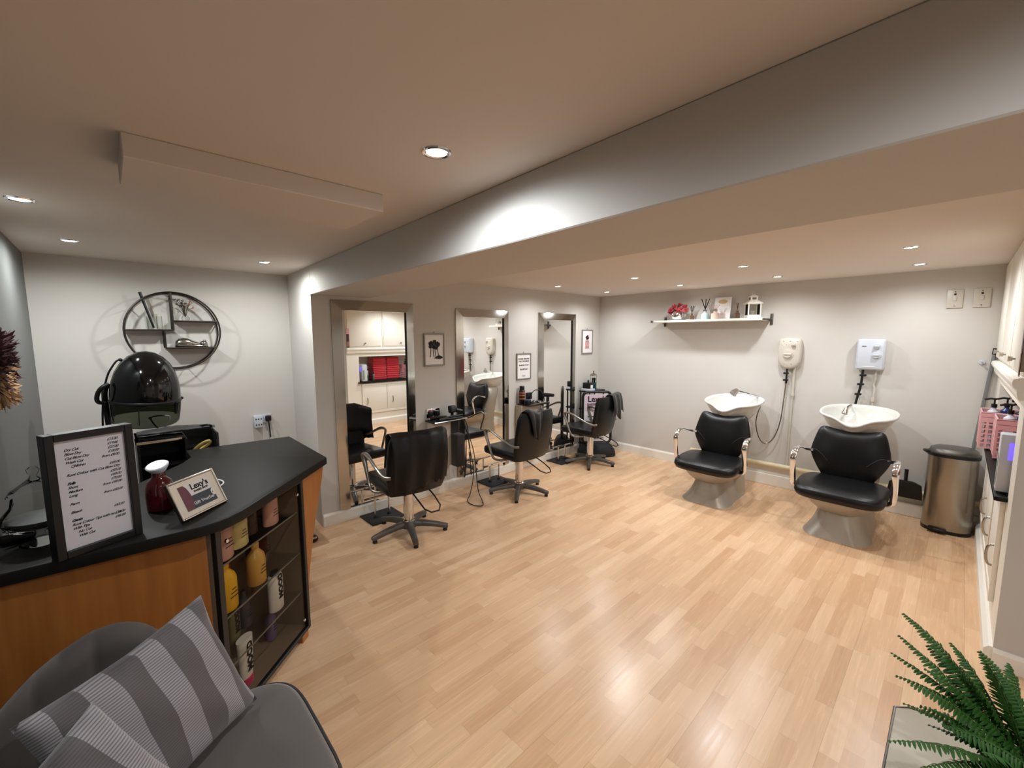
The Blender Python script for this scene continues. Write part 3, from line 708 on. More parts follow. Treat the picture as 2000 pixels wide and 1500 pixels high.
# ------------------------------------------------------------------ backwash units (local: faces -y, origin on the floor)
def make_backwash(lab):
    t = thing('backwash_unit', lab, 'backwash chair', (0, 0, 0), 0, 'backwash units')
    def sec(z, hx, y0, y1, e=3.2, flare=0.0):
        r = []
        for p in srect(hx, (y1 - y0) / 2, 48, e, 0, (y0 + y1) / 2, z):
            a = math.atan2((p.y - (y0 + y1) / 2) / (y1 - y0), p.x / (2 * hx))
            k = 1 + flare * math.exp(-((abs(math.sin(2 * a)) - 1) / 0.35) ** 2) * (1 if p.y < (y0 + y1) / 2 else 0.3)
            r.append(Vector((p.x * k, (y0 + y1) / 2 + (p.y - (y0 + y1) / 2) * (1 + (k - 1) * 0.35), z)))
        return r
    MB().loft([sec(0.0, 0.205, -1.13, -0.40, 3.4, 0.17), sec(0.012, 0.2, -1.125, -0.40, 3.4, 0.15), sec(0.07, 0.178, -1.09, -0.41, 3.2, 0.07), sec(0.14, 0.160, -1.06, -0.42, 3.0, 0.02),
               sec(0.195, 0.152, -1.035, -0.43, 3.0), sec(0.208, 0.176, -1.078, -0.45, 2.8), sec(0.245, 0.214, -1.118, -0.47, 2.8), sec(0.29, 0.238, -1.14, -0.50, 3.0), sec(0.335, 0.25, -1.15, -0.54, 3.4)]).build('pedestal', SILVER, t, ang=60)
    col = []
    for z, hx, y0, y1 in ((0.015, 0.195, -0.80, -0.385), (0.16, 0.18, -0.80, -0.40), (0.32, 0.185, -0.69, -0.40), (0.52, 0.205, -0.63, -0.375), (0.64, 0.215, -0.60, -0.34), (0.72, 0.195, -0.57, -0.32), (0.775, 0.15, -0.53, -0.33)):
        col.append(srect(hx, (y1 - y0) / 2, 36, 3.4, 0, (y0 + y1) / 2, z))
    MB().loft(col).build('basin_column', SILVER, t, ang=60)
    # seat
    b = MB()
    def srow(z, hx, y0, y1, e): return [Vector((p.x, p.y, p.z - 0.03 * max(0, (-0.95 - p.y) / 0.3))) for p in srect(hx, (y1 - y0) / 2, 48, e, 0, (y0 + y1) / 2, z)]
    b.loft([srow(0.335, 0.26, -1.165, -0.72, 4.5), srow(0.343, 0.284, -1.19, -0.70, 4.5), srow(0.372, 0.294, -1.203, -0.69, 4.5), srow(0.405, 0.288, -1.195, -0.695, 4.5), srow(0.421, 0.262, -1.168, -0.72, 4), srow(0.426, 0.18, -1.08, -0.78, 3)])
    b.build('seat', BLACKV, t, ang=60)
    # shaped backrest: shield outline, padded
    out = [(-0.10, 0.335), (0.0, 0.325), (0.10, 0.335), (0.17, 0.40), (0.225, 0.49), (0.268, 0.58), (0.268, 0.625), (0.25, 0.71), (0.228, 0.79), (0.205, 0.822), (0.16, 0.82), (0.08, 0.800), (0.0, 0.795),
           (-0.08, 0.800), (-0.16, 0.82), (-0.205, 0.822), (-0.228, 0.79), (-0.25, 0.71), (-0.268, 0.625), (-0.268, 0.58), (-0.225, 0.49), (-0.17, 0.40)]
    for _ in range(2):
        q = []
        for i in range(len(out)):
            p0, p1 = out[i], out[(i + 1) % len(out)]; q += [(p0[0] * .75 + p1[0] * .25, p0[1] * .75 + p1[1] * .25), (p0[0] * .25 + p1[0] * .75, p0[1] * .25 + p1[1] * .75)]
        out = q
    cz = 0.6
    def bk(s, dy):
        r = []
        for x, z in out:
            an = math.atan2((z - cz) / 0.245, x / 0.255); k = s ** 3; ex, ez = 0.25 * math.cos(an), 0.235 * math.sin(an)
            px_, pz_ = s * (x * k + ex * (1 - k)), s * ((z - cz) * k + ez * (1 - k))
            r.append(Vector((px_, -0.745 + (pz_ + cz - 0.33) * 0.17 + dy - 0.010 * (px_ / 0.26) ** 2, cz + pz_)))
        return r
    MB().loft([bk(0.86, 0.055), bk(0.97, 0.05), bk(1.0, 0.02)] + [bk(q, 0.015 - 0.062 * (1 - q ** 3) ** 0.6) for q in (0.99, 0.97, 0.94, 0.9, 0.84, 0.76, 0.66, 0.54, 0.4, 0.25, 0.1)]).build('backrest', BLACKV, t, ang=60)
    b = MB()
    for s in (-1, 1):
        b.tube([(s * 0.262, -0.735, 0.62), (s * 0.21, -0.768, 0.63), (s * 0.16, -0.778, 0.585), (s * 0.13, -0.778, 0.55)], 0.002, 5, smooth=2)
    b.build('seam', PIPING, t)
    for s in (-1, 1):
        pts = [(s * 0.25, -0.96, 0.335), (s * 0.318, -0.985, 0.34), (s * 0.322, -1.00, 0.42), (s * 0.322, -1.02, 0.53), (s * 0.322, -1.03, 0.585), (s * 0.322, -0.995, 0.635), (s * 0.318, -0.92, 0.663), (s * 0.308, -0.82, 0.64), (s * 0.285, -0.74, 0.612), (s * 0.24, -0.70, 0.605)]
        MB().tube(pts, 0.009, 10, smooth=2, ry=lambda q: 0.022 - 0.01 * max(0, q - 0.7) / 0.3, upv=(0, -0.6, 0.45)).build('armrest', CHROME, t)
    # basin
    def rim(s, dz, inset, tilt=1.0):
        r = []
        for i in range(64):
            a = 2 * math.pi * i / 64; c, q = math.cos(a), math.sin(a)
            x = (0.272 * s - inset) * math.copysign(abs(c) ** (2 / 2.3), c); y = (0.285 * s - inset) * math.copysign(abs(q) ** (2 / 2.3), q)
            da = math.atan2(math.sin(a + math.pi / 2), math.cos(a + math.pi / 2)); notch = math.exp(-(da / 0.30) ** 2)
            z = 0.932 + dz + 0.10 * y * tilt - 0.055 * notch * tilt; y -= 0.02 * notch * tilt
            r.append(Vector((x, -0.40 + y, z)))
        return r
    MB().loft([rim(0.42, -0.20, 0, 0.2), rim(0.62, -0.175, 0, 0.4), rim(0.80, -0.10, 0, 0.7), rim(0.90, -0.045, 0), rim(0.945, -0.018, 0), rim(1.0, -0.012, 0), rim(1.01, 0.0, 0), rim(0.985, 0.008, 0), rim(0.93, 0.003, 0),
               rim(0.90, -0.02, 0), rim(0.84, -0.07, 0, 0.8), rim(0.70, -0.125, 0, 0.5), rim(0.45, -0.15, 0, 0.3), rim(0.12, -0.158, 0, 0.2)]).build('basin', CERAM, t, ang=70)
    MB().lathe([(0.0005, 0.0), (0.022, 0.0), (0.024, -0.004)], (0, -0.40, 0.782), cap1=False).build('plughole', CHROME, t)
    return t
bw1 = make_backwash('black and silver backwash chair with basin, left of the two, shower head resting on rim')
bw1.location = (1.995, 0.0, 0)
bw2 = dup(bw1, (3.02, 0.0, 0), 0, 'black and silver backwash chair with basin, right of the two, beside pedal bin')

# ------------------------------------------------------------------ shower heaters and hoses
def heaters():
    t = thing('shower_heater', 'rounded ivory shower heater with black hose clips, left of the two on the back wall', 'water heater', (2.385, 0, 1.26), 0, 'shower heaters')
    out = [(-0.105, 0.30), (-0.10, 0.10), (-0.075, 0.035), (-0.02, 0.0), (0.03, 0.0), (0.085, 0.035), (0.103, 0.10), (0.107, 0.30), (0.07, 0.318), (-0.07, 0.318)]
    for _ in range(2):
        q = []
        for i in range(len(out)):
            p0, p1 = out[i], out[(i + 1) % len(out)]; q += [(p0[0] * .75 + p1[0] * .25, p0[1] * .75 + p1[1] * .25), (p0[0] * .25 + p1[0] * .75, p0[1] * .25 + p1[1] * .75)]
        out = q
    rg = lambda s, y: [(x * s, y, 0.16 + (z - 0.16) * s) for x, z in out]
    MB().loft([rg(0.98, -0.001), rg(1.0, -0.055), rg(0.97, -0.072), rg(0.86, -0.083), rg(0.5, -0.088)]).build('body', CPLAST, t, ang=60)
    def dial(x, z, r, y=-0.086):
        b = MB(); b.cyl((x, y + 0.004, z), (x, y - 0.008, z), r * 1.2, r * 1.1, 28); b.cyl((x, y - 0.008, z), (x, y - 0.024, z), r * 0.85, r * 0.8, 28); b.box((x, y - 0.026, z), (r * 1.5, 0.012, r * 0.34), None, 0.004); return b
    dial(-0.004, 0.155, 0.045).build('large_dial', CPLAST, t)
    dial(0.04, 0.25, 0.020).build('small_dial', CPLAST, t)
    b = MB()
    for x, z in ((-0.05, 0.285), (0.01, 0.287), (0.07, 0.285), (-0.06, 0.25), (-0.02, 0.25), (0.06, 0.225), (-0.03, 0.055), (0.03, 0.055)): b.sphere((x, -0.083, z), 0.006, 8)
    b.build('indicator', CHROME, t)
    MB().tube([(-0.012, -0.05, 0.02), (-0.012, -0.05, -0.15)], 0.009, 10).build('hose_pipe', BLACKP, t)
    for z in (-0.045, -0.115):
        b = MB(); b.box((-0.018, -0.05, z), (0.045, 0.034, 0.02), None, 0.005); b.build('hose_clip', BLACKP, t)
    MB().tube([(-0.012, -0.05, -0.14), (-0.02, -0.055, -0.30), (-0.03, -0.07, -0.55), (-0.07, -0.09, -0.72), (-0.12, -0.11, -0.80), (-0.17, -0.14, -0.80), (-0.21, -0.17, -0.72), (-0.235, -0.19, -0.58), (-0.215, -0.20, -0.46), (-0.20, -0.17, -0.40)],
              0.0065, 8, smooth=3).build('shower_hose', STEEL, t)
    b = MB(); b.tube([(0.045, -0.018, 0.02), (0.045, -0.018, -0.30)], 0.013, 12); b.tube([(0.045, -0.018, -0.25), (0.045, -0.018, -0.28)], 0.018, 12); b.tube([(0.045, -0.018, -0.3), (0.04, -0.018, -1.04)], 0.009, 12)
    b.build('supply_pipe', CPLAST, t)
    t = thing('shower_heater', 'square white shower heater with two dials, right of the two on the back wall', 'water heater', (3.03, 0, 1.29), 0, 'shower heaters')
    MB().box((0, -0.045, 0.14), (0.205, 0.088, 0.285), None, 0.022, 4).build('body', WPLAST, t)
    MB().box((0, -0.091, 0.14), (0.182, 0.010, 0.262), None, 0.005, 2).build('cover', WPLAST, t)
    dial(0.045, 0.215, 0.022, -0.097).build('small_dial', WPLAST, t)
    dial(0.045, 0.135, 0.030, -0.097).build('large_dial', WPLAST, t)
    MB().mm((-0.062, -0.099, 0.212), (-0.032, -0.095, 0.220), 0.001).build('badge', GREYM, t)
    MB().mm((-0.05, -0.099, 0.022), (0.04, -0.0955, 0.032), 0.002).build('vent_bar', CERAM, t)
    MB().tube([(-0.045, -0.05, 0.01), (-0.05, -0.05, -0.15), (-0.075, -0.055, -0.30), (-0.08, -0.06, -0.36)], 0.010, 10, smooth=1).build('hose_pipe', BLACKP, t)
    for i, z in enumerate((-0.055, -0.14, -0.235)):
        MB().box((-0.042 - 0.012 * i, -0.052, z), (0.05, 0.034, 0.02), None, 0.005).build('hose_clip', BLACKP, t)
    MB().tube([(-0.08, -0.06, -0.34), (-0.09, -0.10, -0.335), (-0.10, -0.17, -0.33), (-0.105, -0.25, -0.335), (-0.11, -0.29, -0.36)], 0.0075, 8, smooth=2).build('shower_hose', STEEL, t)
    MB().cyl((-0.11, -0.285, -0.345), (-0.118, -0.315, -0.395), 0.012, 0.024, 16).build('spray_head', STEEL, t)
    b = MB(); b.tube([(0.045, -0.018, 0.01), (0.045, -0.018, -0.10), (0.035, -0.018, -0.14), (0.045, -0.018, -0.17), (0.04, -0.018, -0.35), (0.04, -0.018, -0.42)], 0.010, 10); b.tube([(0.04, -0.018, -0.26), (0.04, -0.018, -0.30)], 0.016, 10)
    b.build('supply_pipe', CPLAST, t)
    # hand shower resting across the left basin
    t = thing('hand_shower', 'chrome hand shower head resting on the rim of the left basin', 'shower head', (2.05, -0.2, 0.93))
    MB().tube([(2.165, -0.16, 0.955), (2.11, -0.27, 0.985), (2.055, -0.40, 1.022), (2.04, -0.435, 1.03)], lambda q: 0.011 + 0.004 * q, 10, smooth=1).build('handle', CHROME, t, world=True)
    MB().cyl((2.035, -0.44, 1.042), (2.01, -0.48, 1.006), 0.026, 0.042, 20).build('rose', CHROME, t, world=True)
    MB().cyl((2.011, -0.478, 1.007), (2.009, -0.482, 1.003), 0.037, 0.036, 20).build('rose_face', GREYM, t, world=True)
heaters()

# ------------------------------------------------------------------ wall shelf and what stands on it
def wall_shelf():
    t = thing('wall_shelf', 'long white shelf on steel brackets high on the back wall', 'shelf', (1.58, 0, 1.77))
    MB().mm((0.962, -0.262, 1.763), (2.163, -0.012, 1.787), 0.003).build('board', TRIMW, t, world=True)
    for x in (1.00, 2.19):
        b = MB(); b.mm((x - 0.014, -0.014, 1.72), (x + 0.014, -0.001, 1.835), 0.003)
        if x > 2: b.mm((x - 0.0265, -0.22, 1.766), (x - 0.012, -0.001, 1.784), 0.002); b.mm((x - 0.0265, -0.018, 1.766), (x + 0.01, -0.004, 1.784), 0.002)
        else: b.mm((x - 0.047, -0.272, 1.763), (x - 0.0385, -0.001, 1.788), 0.002); b.mm((x - 0.053, -0.279, 1.765), (x - 0.028, -0.263, 1.786), 0.002)
        b.build('bracket', BASEG, t, world=True)
    zt = 1.788
    # flowers
    t = thing('flower_vase', 'round silver vase of deep pink artificial flowers on shelf left end', 'vase', (1.20, -0.12, zt))
    MB().lathe([(0.03, 0.0), (0.055, 0.012), (0.073, 0.045), (0.072, 0.075), (0.055, 0.108), (0.04, 0.115), (0.036, 0.112)], (1.205, -0.12, zt), cap1=False).build('vase', CHROME, t, world=True)
    rr = random.Random(4); pet = MB(); lf = MB()
    heads = [(-0.075, 0.02, 0.135), (-0.02, -0.035, 0.165), (0.06, -0.03, 0.13), (0.02, 0.02, 0.18), (0.085, 0.02, 0.155), (-0.06, -0.04, 0.125), (0.11, -0.01, 0.118), (-0.09, -0.01, 0.105), (0.03, -0.055, 0.12)]
    for hx, hy, hz in heads:
        c = Vector((1.205 + hx, -0.12 + hy, zt + hz))
        for k in range(34):
            d = Vector((rr.gauss(0, 1), rr.gauss(0, 1), rr.gauss(0.25, 1))).normalized(); L = rr.uniform(0.026, 0.04)
            s = d.orthogonal().normalized(); s.rotate(Matrix.Rotation(rr.uniform(0, 6), 3, d)); q = c + d * L
            pet.loft([[c + s * 0.003, c - s * 0.003, c + d.cross(s) * 0.002], [c + d * L * .6 + s * 0.009, c + d * L * .6 - s * 0.009, c + d * L * .6 + d.cross(s) * 0.004], [q + s * 0.004, q - s * 0.004, q + d.cross(s) * 0.001]])
    pet.build('petals', P('deep_pink_petal', S(196, 76, 84), 0.6, var=0.35, vscale=40), t, world=True)
    for k in range(16):
        a = rr.uniform(0, 6.28); r0 = rr.uniform(0.02, 0.12); p = Vector((1.205, -0.12, zt + 0.10)); q = p + Vector((math.cos(a) * r0, math.sin(a) * r0 * 0.6, rr.uniform(0.0, 0.11)))
        d = (q - p).normalized(); s = d.orthogonal().normalized() * 0.008
        lf.loft([[p + s * .3, p - s * .3, p + d.cross(s) * .2], [(p + q) / 2 + s, (p + q) / 2 - s, (p + q) / 2 + d.cross(s) * .3], [q + s * .1, q - s * .1, q + d.cross(s) * .1]])
    lf.build('leaves', P('dark_leaf', S(54, 66, 44), 0.6, var=0.3), t, world=True)
    # reed diffusers
    def diffuser(x, y, r, h, mt_b, mt_l, mt_r, reeds, rh, lab, spread=0.05):
        t = thing('reed_diffuser', lab, 'diffuser', (x, y, zt), 0, 'reed diffusers on the wall shelf')
        MB().lathe([(r * 0.95, 0), (r, 0.004), (r, h * 0.62), (r * 0.45, h * 0.8), (r * 0.42, h)], (x, y, zt)).build('bottle', mt_b, t, world=True)
        MB().lathe([(r * 1.02, h * 0.12), (r * 1.02, h * 0.52)], (x, y, zt), cap0=False, cap1=False).build('label', mt_l, t, world=True)
        MB().lathe([(r * 0.5, h * 0.96), (r * 0.5, h * 1.12), (r * 0.3, h * 1.12)], (x, y, zt), cap0=False, cap1=False).build('collar', STEEL, t, world=True)
        for k in range(reeds):
            dx = spread * (2 * k / max(1, reeds - 1) - 1)
            MB().tube([(x - dx * 0.25, y, zt + h * 0.9), (x + dx, y + 0.012 * (k % 2), zt + rh)], 0.0028 if reeds > 3 else 0.0052, 6).build('reed', mt_r, t, world=True)
    BR = P('amber_glass', S(96, 70, 52), 0.1, var=0.15, coat=0.5); BLU = P('pale_blue_label', S(170, 206, 216), 0.5, var=0.1); RED = P('dark_reed', S(62, 48, 40), 0.7)
    BLR = P('black_reed', S(20, 18, 20), 0.5); RDB = P('red_brown_reed', S(98, 58, 40), 0.6); PKG = P('blush_glass', S(206, 182, 168), 0.12, var=0.1)
    diffuser(1.385, -0.12, 0.024, 0.075, BR, BR, RED, 6, 0.165, 'small amber reed diffuser on shelf next to the pink flowers', 0.03)
    diffuser(1.535, -0.115, 0.042, 0.10, P('clear_bottle', S(196, 206, 208), 0.1), BLU, BLR, 3, 0.235, 'large reed diffuser with thick black sticks and pale blue label', 0.045)
    diffuser(1.665, -0.155, 0.045, 0.098, PKG, PKG, P('pink_reed', S(196, 150, 150), 0.6), 4, 0.16, 'blush pink reed diffuser in front of the greeting card', 0.04)
    diffuser(1.885, -0.12, 0.026, 0.088, BR, BR, RDB, 5, 0.17, 'slim amber reed diffuser on shelf between card and lantern', 0.012)
    t = thing('greeting_card', 'tall cream card with gold motif propped on shelf behind the diffusers', 'card', (1.71, -0.06, zt))
    M = Matrix.Translation((1.71, -0.085, zt)) @ Matrix.Rotation(R(-9), 4, 'X')
    b = MB(); b.mm((-0.095, 0.0, 0.0), (0.085, 0.006, 0.25), 0.001, 1); b.xf(M); b.build('card', PAPER, t, world=True, smooth=False)
    b = MB(); q = [(0.0 + 0.05 * math.cos(a * 0.524), 0.20 + 0.024 * math.sin(a * 0.524)) for a in range(12)]
    b.loft([[(x - 0.005, -0.0004, z) for x, z in q], [(x - 0.005, -0.0014, z) for x, z in q]]); b.xf(M); b.build('motif', P('gold_motif', S(196, 170, 120), 0.5, var=0.2, vscale=60), t, world=True)
    # lantern
    t = thing('lantern', 'small white metal lantern with domed top at shelf right end', 'lantern', (2.03, -0.12, zt))
    x, y, hw = 2.035, -0.12, 0.058; b = MB(); MM = TRIMW
    Mr = Matrix.Translation((x, y, zt)) @ Matrix.Rotation(R(35), 4, 'Z')
    b.mm((-hw - 0.008, -hw - 0.008, 0.0), (hw + 0.008, hw + 0.008, 0.018), 0.002, 1)
    for sx in (-1, 1):
        for sy in (-1, 1): b.mm((sx * hw - 0.005, sy * hw - 0.005, 0.018), (sx * hw + 0.005, sy * hw + 0.005, 0.15))
    for k in (-1, 1):
        b.mm((-hw, k * hw - 0.003, 0.018), (hw, k * hw + 0.003, 0.034)); b.mm((k * hw - 0.003, -hw, 0.018), (k * hw + 0.003, hw, 0.034))
    b.xf(Mr); b.build('frame', MM, t, world=True)
    b = MB()
    rp = lambda s, z: [(-s, -s, z), (s, -s, z), (s, s, z), (-s, s, z)]
    b.loft([rp(hw + 0.016, 0.15), rp(hw + 0.016, 0.156), rp(0.034, 0.19), rp(0.034, 0.222), rp(0.042, 0.224), rp(0.01, 0.25)]); b.xf(Mr); b.build('roof', MM, t, world=True, smooth=False)
    b = MB()
    for s in (-1, 1):
        b.box((s * 0.0345, 0, 0.206), (0.002, 0.04, 0.022)); b.box((0, s * 0.0345, 0.206), (0.04, 0.002, 0.022))
    b.xf(Mr); b.build('vent', BASEG, t, world=True)
    b = MB()
    for s in (-1, 1):
        b.box((s * hw, 0, 0.09), (0.0015, hw * 1.85, 0.112)); b.box((0, s * hw, 0.09), (hw * 1.85, 0.0015, 0.112))
    b.xf(Mr); b.build('pane', GLASS, t, world=True, smooth=False)
    MB().lathe([(0.022, 0.0185), (0.022, 0.075), (0.002, 0.08)], (x, y, zt)).build('candle', P('grey_candle', S(150, 142, 132), 0.6), t, world=True)
    b = MB(); b.tube([(x + 0.016 * math.cos(k * 0.5236), y, zt + 0.262 + 0.016 * math.sin(k * 0.5236)) for k in range(12)], 0.002, 6, closed=True); b.build('ring', MM, t, world=True)
wall_shelf()

# ------------------------------------------------------------------ pedal bin, dustpan, broom
def bin_corner():
    t = thing('pedal_bin', 'tall brushed steel pedal bin in the right back corner', 'bin', (3.625, -0.20, 0))
    def d_sec(z, s=1.0):
        return [Vector((3.625 + p.x * s, -0.20 + p.y * s, z)) for p in srect(0.148, 0.132, 48, 2.6)]
    MB().loft([d_sec(0.0, 1.01), d_sec(0.028, 1.01)]).build('base', BLACKP, t, world=True)
    MB().loft([d_sec(0.028), d_sec(0.625)]).build('body', STEEL, t, world=True, ang=60)
    MB().loft([d_sec(0.625, 1.045), d_sec(0.65, 1.05), d_sec(0.655, 1.0)]).build('rim', BLACKP, t, world=True, ang=50)
    MB().loft([d_sec(0.655, 0.99), d_sec(0.68, 0.94), d_sec(0.695, 0.75), d_sec(0.70, 0.4), d_sec(0.702, 0.05)]).build('lid', BASEG, t, world=True, ang=60)
    MB().box((3.478, -0.24, 0.648), (0.05, 0.07, 0.022), (0, 0, 20), 0.006).build('lid_tab', BLACKP, t, world=True)
    MB().box((3.575, -0.345, 0.028), (0.11, 0.05, 0.018), (8, 0, -8), 0.005).build('pedal', BLACKP, t, world=True)
    t = thing('dustpan', 'black dustpan leaning on back wall between bin and backwash chair', 'dustpan', (3.37, -0.1, 0.2))
    M = Matrix.Translation((3.352, -0.112, 0.175)) @ Matrix.Rotation(R(-10), 4, 'X')
    b = MB(); b.loft([[(-0.115, -0.01, 0.0), (0.115, -0.01, 0.0), (0.115, 0.012, 0.0), (-0.115, 0.012, 0.0)], [(-0.113, -0.03, 0.06), (0.113, -0.03, 0.06), (0.113, 0.012, 0.06), (-0.113, 0.012, 0.06)],
                      [(-0.105, -0.045, 0.125), (0.105, -0.045, 0.125), (0.105, 0.012, 0.125), (-0.105, 0.012, 0.125)], [(-0.05, -0.04, 0.15), (0.05, -0.04, 0.15), (0.05, 0.012, 0.15), (-0.05, 0.012, 0.15)]])
    b.xf(M); b.build('pan', BLACKP, t, world=True)
    b = MB(); b.tube([(0, -0.015, 0.145), (0, -0.018, 0.19), (0, -0.016, 0.235), (0, -0.014, 0.25)], lambda q: 0.017 - 0.004 * (1 - q), 12, ry=0.010); b.xf(M); b.build('handle', BLACKP, t, world=True)
    t = thing('broom', 'broom with grey metal pole leaning behind the pedal bin', 'broom', (3.72, -0.12, 0))
    MB().tube([(3.695, -0.045, 0.10), (3.785, -0.022, 1.46)], 0.0125, 12).build('pole', P('grey_pole', S(132, 134, 134), 0.35, metal=0.5, var=0.08), t, world=True)
    MB().tube([(3.784, -0.022, 1.45), (3.789, -0.021, 1.50)], 0.015, 12).build('hanging_cap', RUBBER, t, world=True)
    MB().mm((3.60, -0.064, 0.06), (3.79, -0.03, 0.10), 0.006).build('head', BLACKP, t, world=True)
    b = MB()
    for k in range(40): b.cyl((3.605 + 0.0046 * k, -0.047 + 0.010 * ((k * 3) % 3 - 1), 0.07), (3.60 + 0.0048 * k, -0.047 + 0.012 * ((k * 3) % 3 - 1), 0.002), 0.0025, 0.002, 5)
    b.build('bristles', RUBBER, t, world=True)
    t = thing('wall_hook', 'small white hook on back wall just left of the broom handle', 'hook', (3.72, 0, 1.38))
    MB().cyl((3.722, -0.001, 1.385), (3.722, -0.012, 1.385), 0.02, 0.018, 16).build('base', WPLAST, t, world=True)
    MB().tube([(3.722, -0.012, 1.39), (3.722, -0.03, 1.38), (3.722, -0.038, 1.395)], 0.006, 8, smooth=1).build('peg', WPLAST, t, world=True)
bin_corner()

# ------------------------------------------------------------------ cupboards on the right wall
def cupboards():
    xs = 3.82
    up = [(-2.11, -1.465), (-1.435, -0.735), (-0.705, -0.03)]
    ul = ('upper cupboard nearest the passage, its bottom corner holding the salon poster', 'upper cupboard in the middle of the run, above the red towels', 'upper cupboard against the back wall corner')
    for (a, b_), lab in zip(up, ul):
        t = thing('wall_cupboard', lab, 'cupboard', (xs, (a + b_) / 2, 1.42), 0, 'white upper cupboards')
        MB().mm((3.806, a - 0.012, 1.412), (3.8195, b_ + 0.012, 2.154), 0.002, 1).build('face_frame', CUPB, t, world=True)
        d = MB().mm((3.792, a + 0.008, 1.432), (3.806, b_ - 0.008, 2.135), 0.004, 2).build('door', CUPB, t, world=True)
        ky = (a + b_) / 2
        MB().xf(Matrix()).cyl((3.792, ky, 1.482), (3.782, ky, 1.482), 0.006, seg=12).cyl((3.782, ky, 1.482), (3.766, ky, 1.482), 0.012, 0.016, 16).build('knob', STEEL, d, world=True)
    b = MB(); prof = [(3.82, 1.302), (3.80, 1.302), (3.795, 1.312), (3.79, 1.33), (3.79, 1.352), (3.778, 1.36), (3.772, 1.38), (3.775, 1.398), (3.79, 1.404), (3.82, 1.404)]
    b.loft([[(x, -2.12, z) for x, z in prof], [(x, -0.001, z) for x, z in prof]])
    struct(b.build('trim_4', TRIMW, ang=25))
    lo = [(-1.835, -1.385), (-1.365, -0.915), (-0.895, -0.36)]
    ll = ('lower white cupboard with bar handle nearest the passage', 'lower white cupboard with bar handle in the middle below the niche', 'lower white cupboard with bar handle nearest the pedal bin')
    for i, ((a, b_), lab) in enumerate(zip(lo, ll)):
        t = thing('base_cupboard', lab, 'cupboard', (xs, (a + b_) / 2, 0.2), 0, 'white lower cupboards')
        fr = MB(); fr.mm((3.80, a - (0.03 if i == 0 else 0.0095), 0.205), (3.8195, a, 0.75)); fr.mm((3.80, b_, 0.205), (3.8195, b_ + 0.0095, 0.75)); fr.mm((3.80, a, 0.205), (3.8195, b_, 0.25)); fr.mm((3.80, a, 0.715), (3.8195, b_, 0.75))
        fr.build('face_frame', CUPB, t, world=True, smooth=False)
        d = MB().mm((3.805, a + 0.003, 0.253), (3.8195, b_ - 0.003, 0.712), 0.003, 2).build('door', CUPB, t, world=True)
        ky = a + 0.06 if i == 0 else (b_ - 0.36 if i == 1 else a + 0.08)
        hb = MB(); hb.tube([(3.805, ky, 0.485), (3.783, ky, 0.48), (3.776, ky, 0.44), (3.783, ky, 0.375), (3.805, ky, 0.37)], 0.006, 8, smooth=2); hb.build('handle', STEEL, d, world=True)
    tag(MB().mm((3.772, -1.93, 0.766), (3.8195, -0.30, 0.7895), 0.004).mm((3.815, -1.895, 0.7905), (4.19, -0.335, 0.8)).build('worktop', BLACKW), 'black ledge running along the bottom of the cupboard niche', 'worktop')
    zt = 0.8005
    red = P('red_towel', S(186, 16, 36), 0.85, sheen=0.5, var=0.18, vscale=40, bump=0.4, bscale=300)
    k = 0; proto = None
    for col, (ya, yb) in enumerate(((-1.585, -1.32), (-1.31, -1.045))):
        n = 6 if col == 0 else 5
        for i in range(n):
            h = 0.41 / n; z = zt + i * h
            nm = ('bottom', 'second from bottom', 'third from bottom', 'fourth from bottom', 'fifth from bottom', 'top')
            who = 'topmost' if i == n - 1 else nm[i]
            t = thing('folded_towel', f'red folded towel in niche, {who} of the {"left" if col == 0 else "right"} stack in the mirror view', 'towel', (3.98, (ya + yb) / 2, z), 0, 'red towels in the niche')
            b = MB(); s = h * 0.49
            for kk in range(2):
                b.box((4.05 + 0.003 * ((i * 5) % 3), (ya + yb) / 2, z + h * (0.25 + 0.5 * kk)), (0.25, (yb - ya) - 0.004 * (i % 3), h * 0.49), None, h * 0.2, 3)
            b.build('towel', red, t, world=True)
    # bottles and boxes at the near end of the niche
    t = thing('steriliser_box', 'tall white box with violet glow standing in the niche near end', 'steriliser', (3.87, -1.80, zt))
    MB().mm((3.775, -1.865, zt), (3.99, -1.775, zt + 0.30), 0.006).build('case', WPLAST, t, world=True)
    uv = P('violet_lamp', S(150, 130, 255), 0.3, emit=S(110, 90, 255), estr=1.0)
    MB().mm((3.805, -1.8675, zt + 0.17), (3.87, -1.8655, zt + 0.26), 0.0009).build('violet_panel', uv, t, world=True)
    MB().mm((3.7735, -1.855, zt + 0.03), (3.7755, -1.825, zt + 0.20), 0.0008).build('green_label', P('green_label', S(120, 150, 118), 0.5, var=0.2, vscale=40), t, world=True)
    for i, (x, y, r, h, mt_, lab) in enumerate(((3.88, -1.735, 0.03, 0.22, CHROME, 'silver tub between white box and towels in niche'), (3.87, -1.665, 0.035, 0.10, GLASS, 'low clear pot beside the red towels in niche'), (3.97, -1.69, 0.04, 0.26, BLACKP, 'tall black bottle at the back of the niche beside towels'), (3.86, -1.615, 0.02, 0.14, STEEL, 'slim steel can touching the red towel stack'))):
        t = thing('storage_pot', lab, 'container', (x, y, zt))
        MB().lathe([(r * 0.96, 0), (r, 0.004), (r, h * 0.8), (r * 0.9, h * 0.84)], (x, y, zt)).build('pot', mt_, t, world=True)
        MB().lathe([(r * 0.7, h * 0.84), (r * 0.7, h), (r * 0.3, h)], (x, y, zt)).build('lid', BLACKP if i != 2 else STEEL, t, world=True)
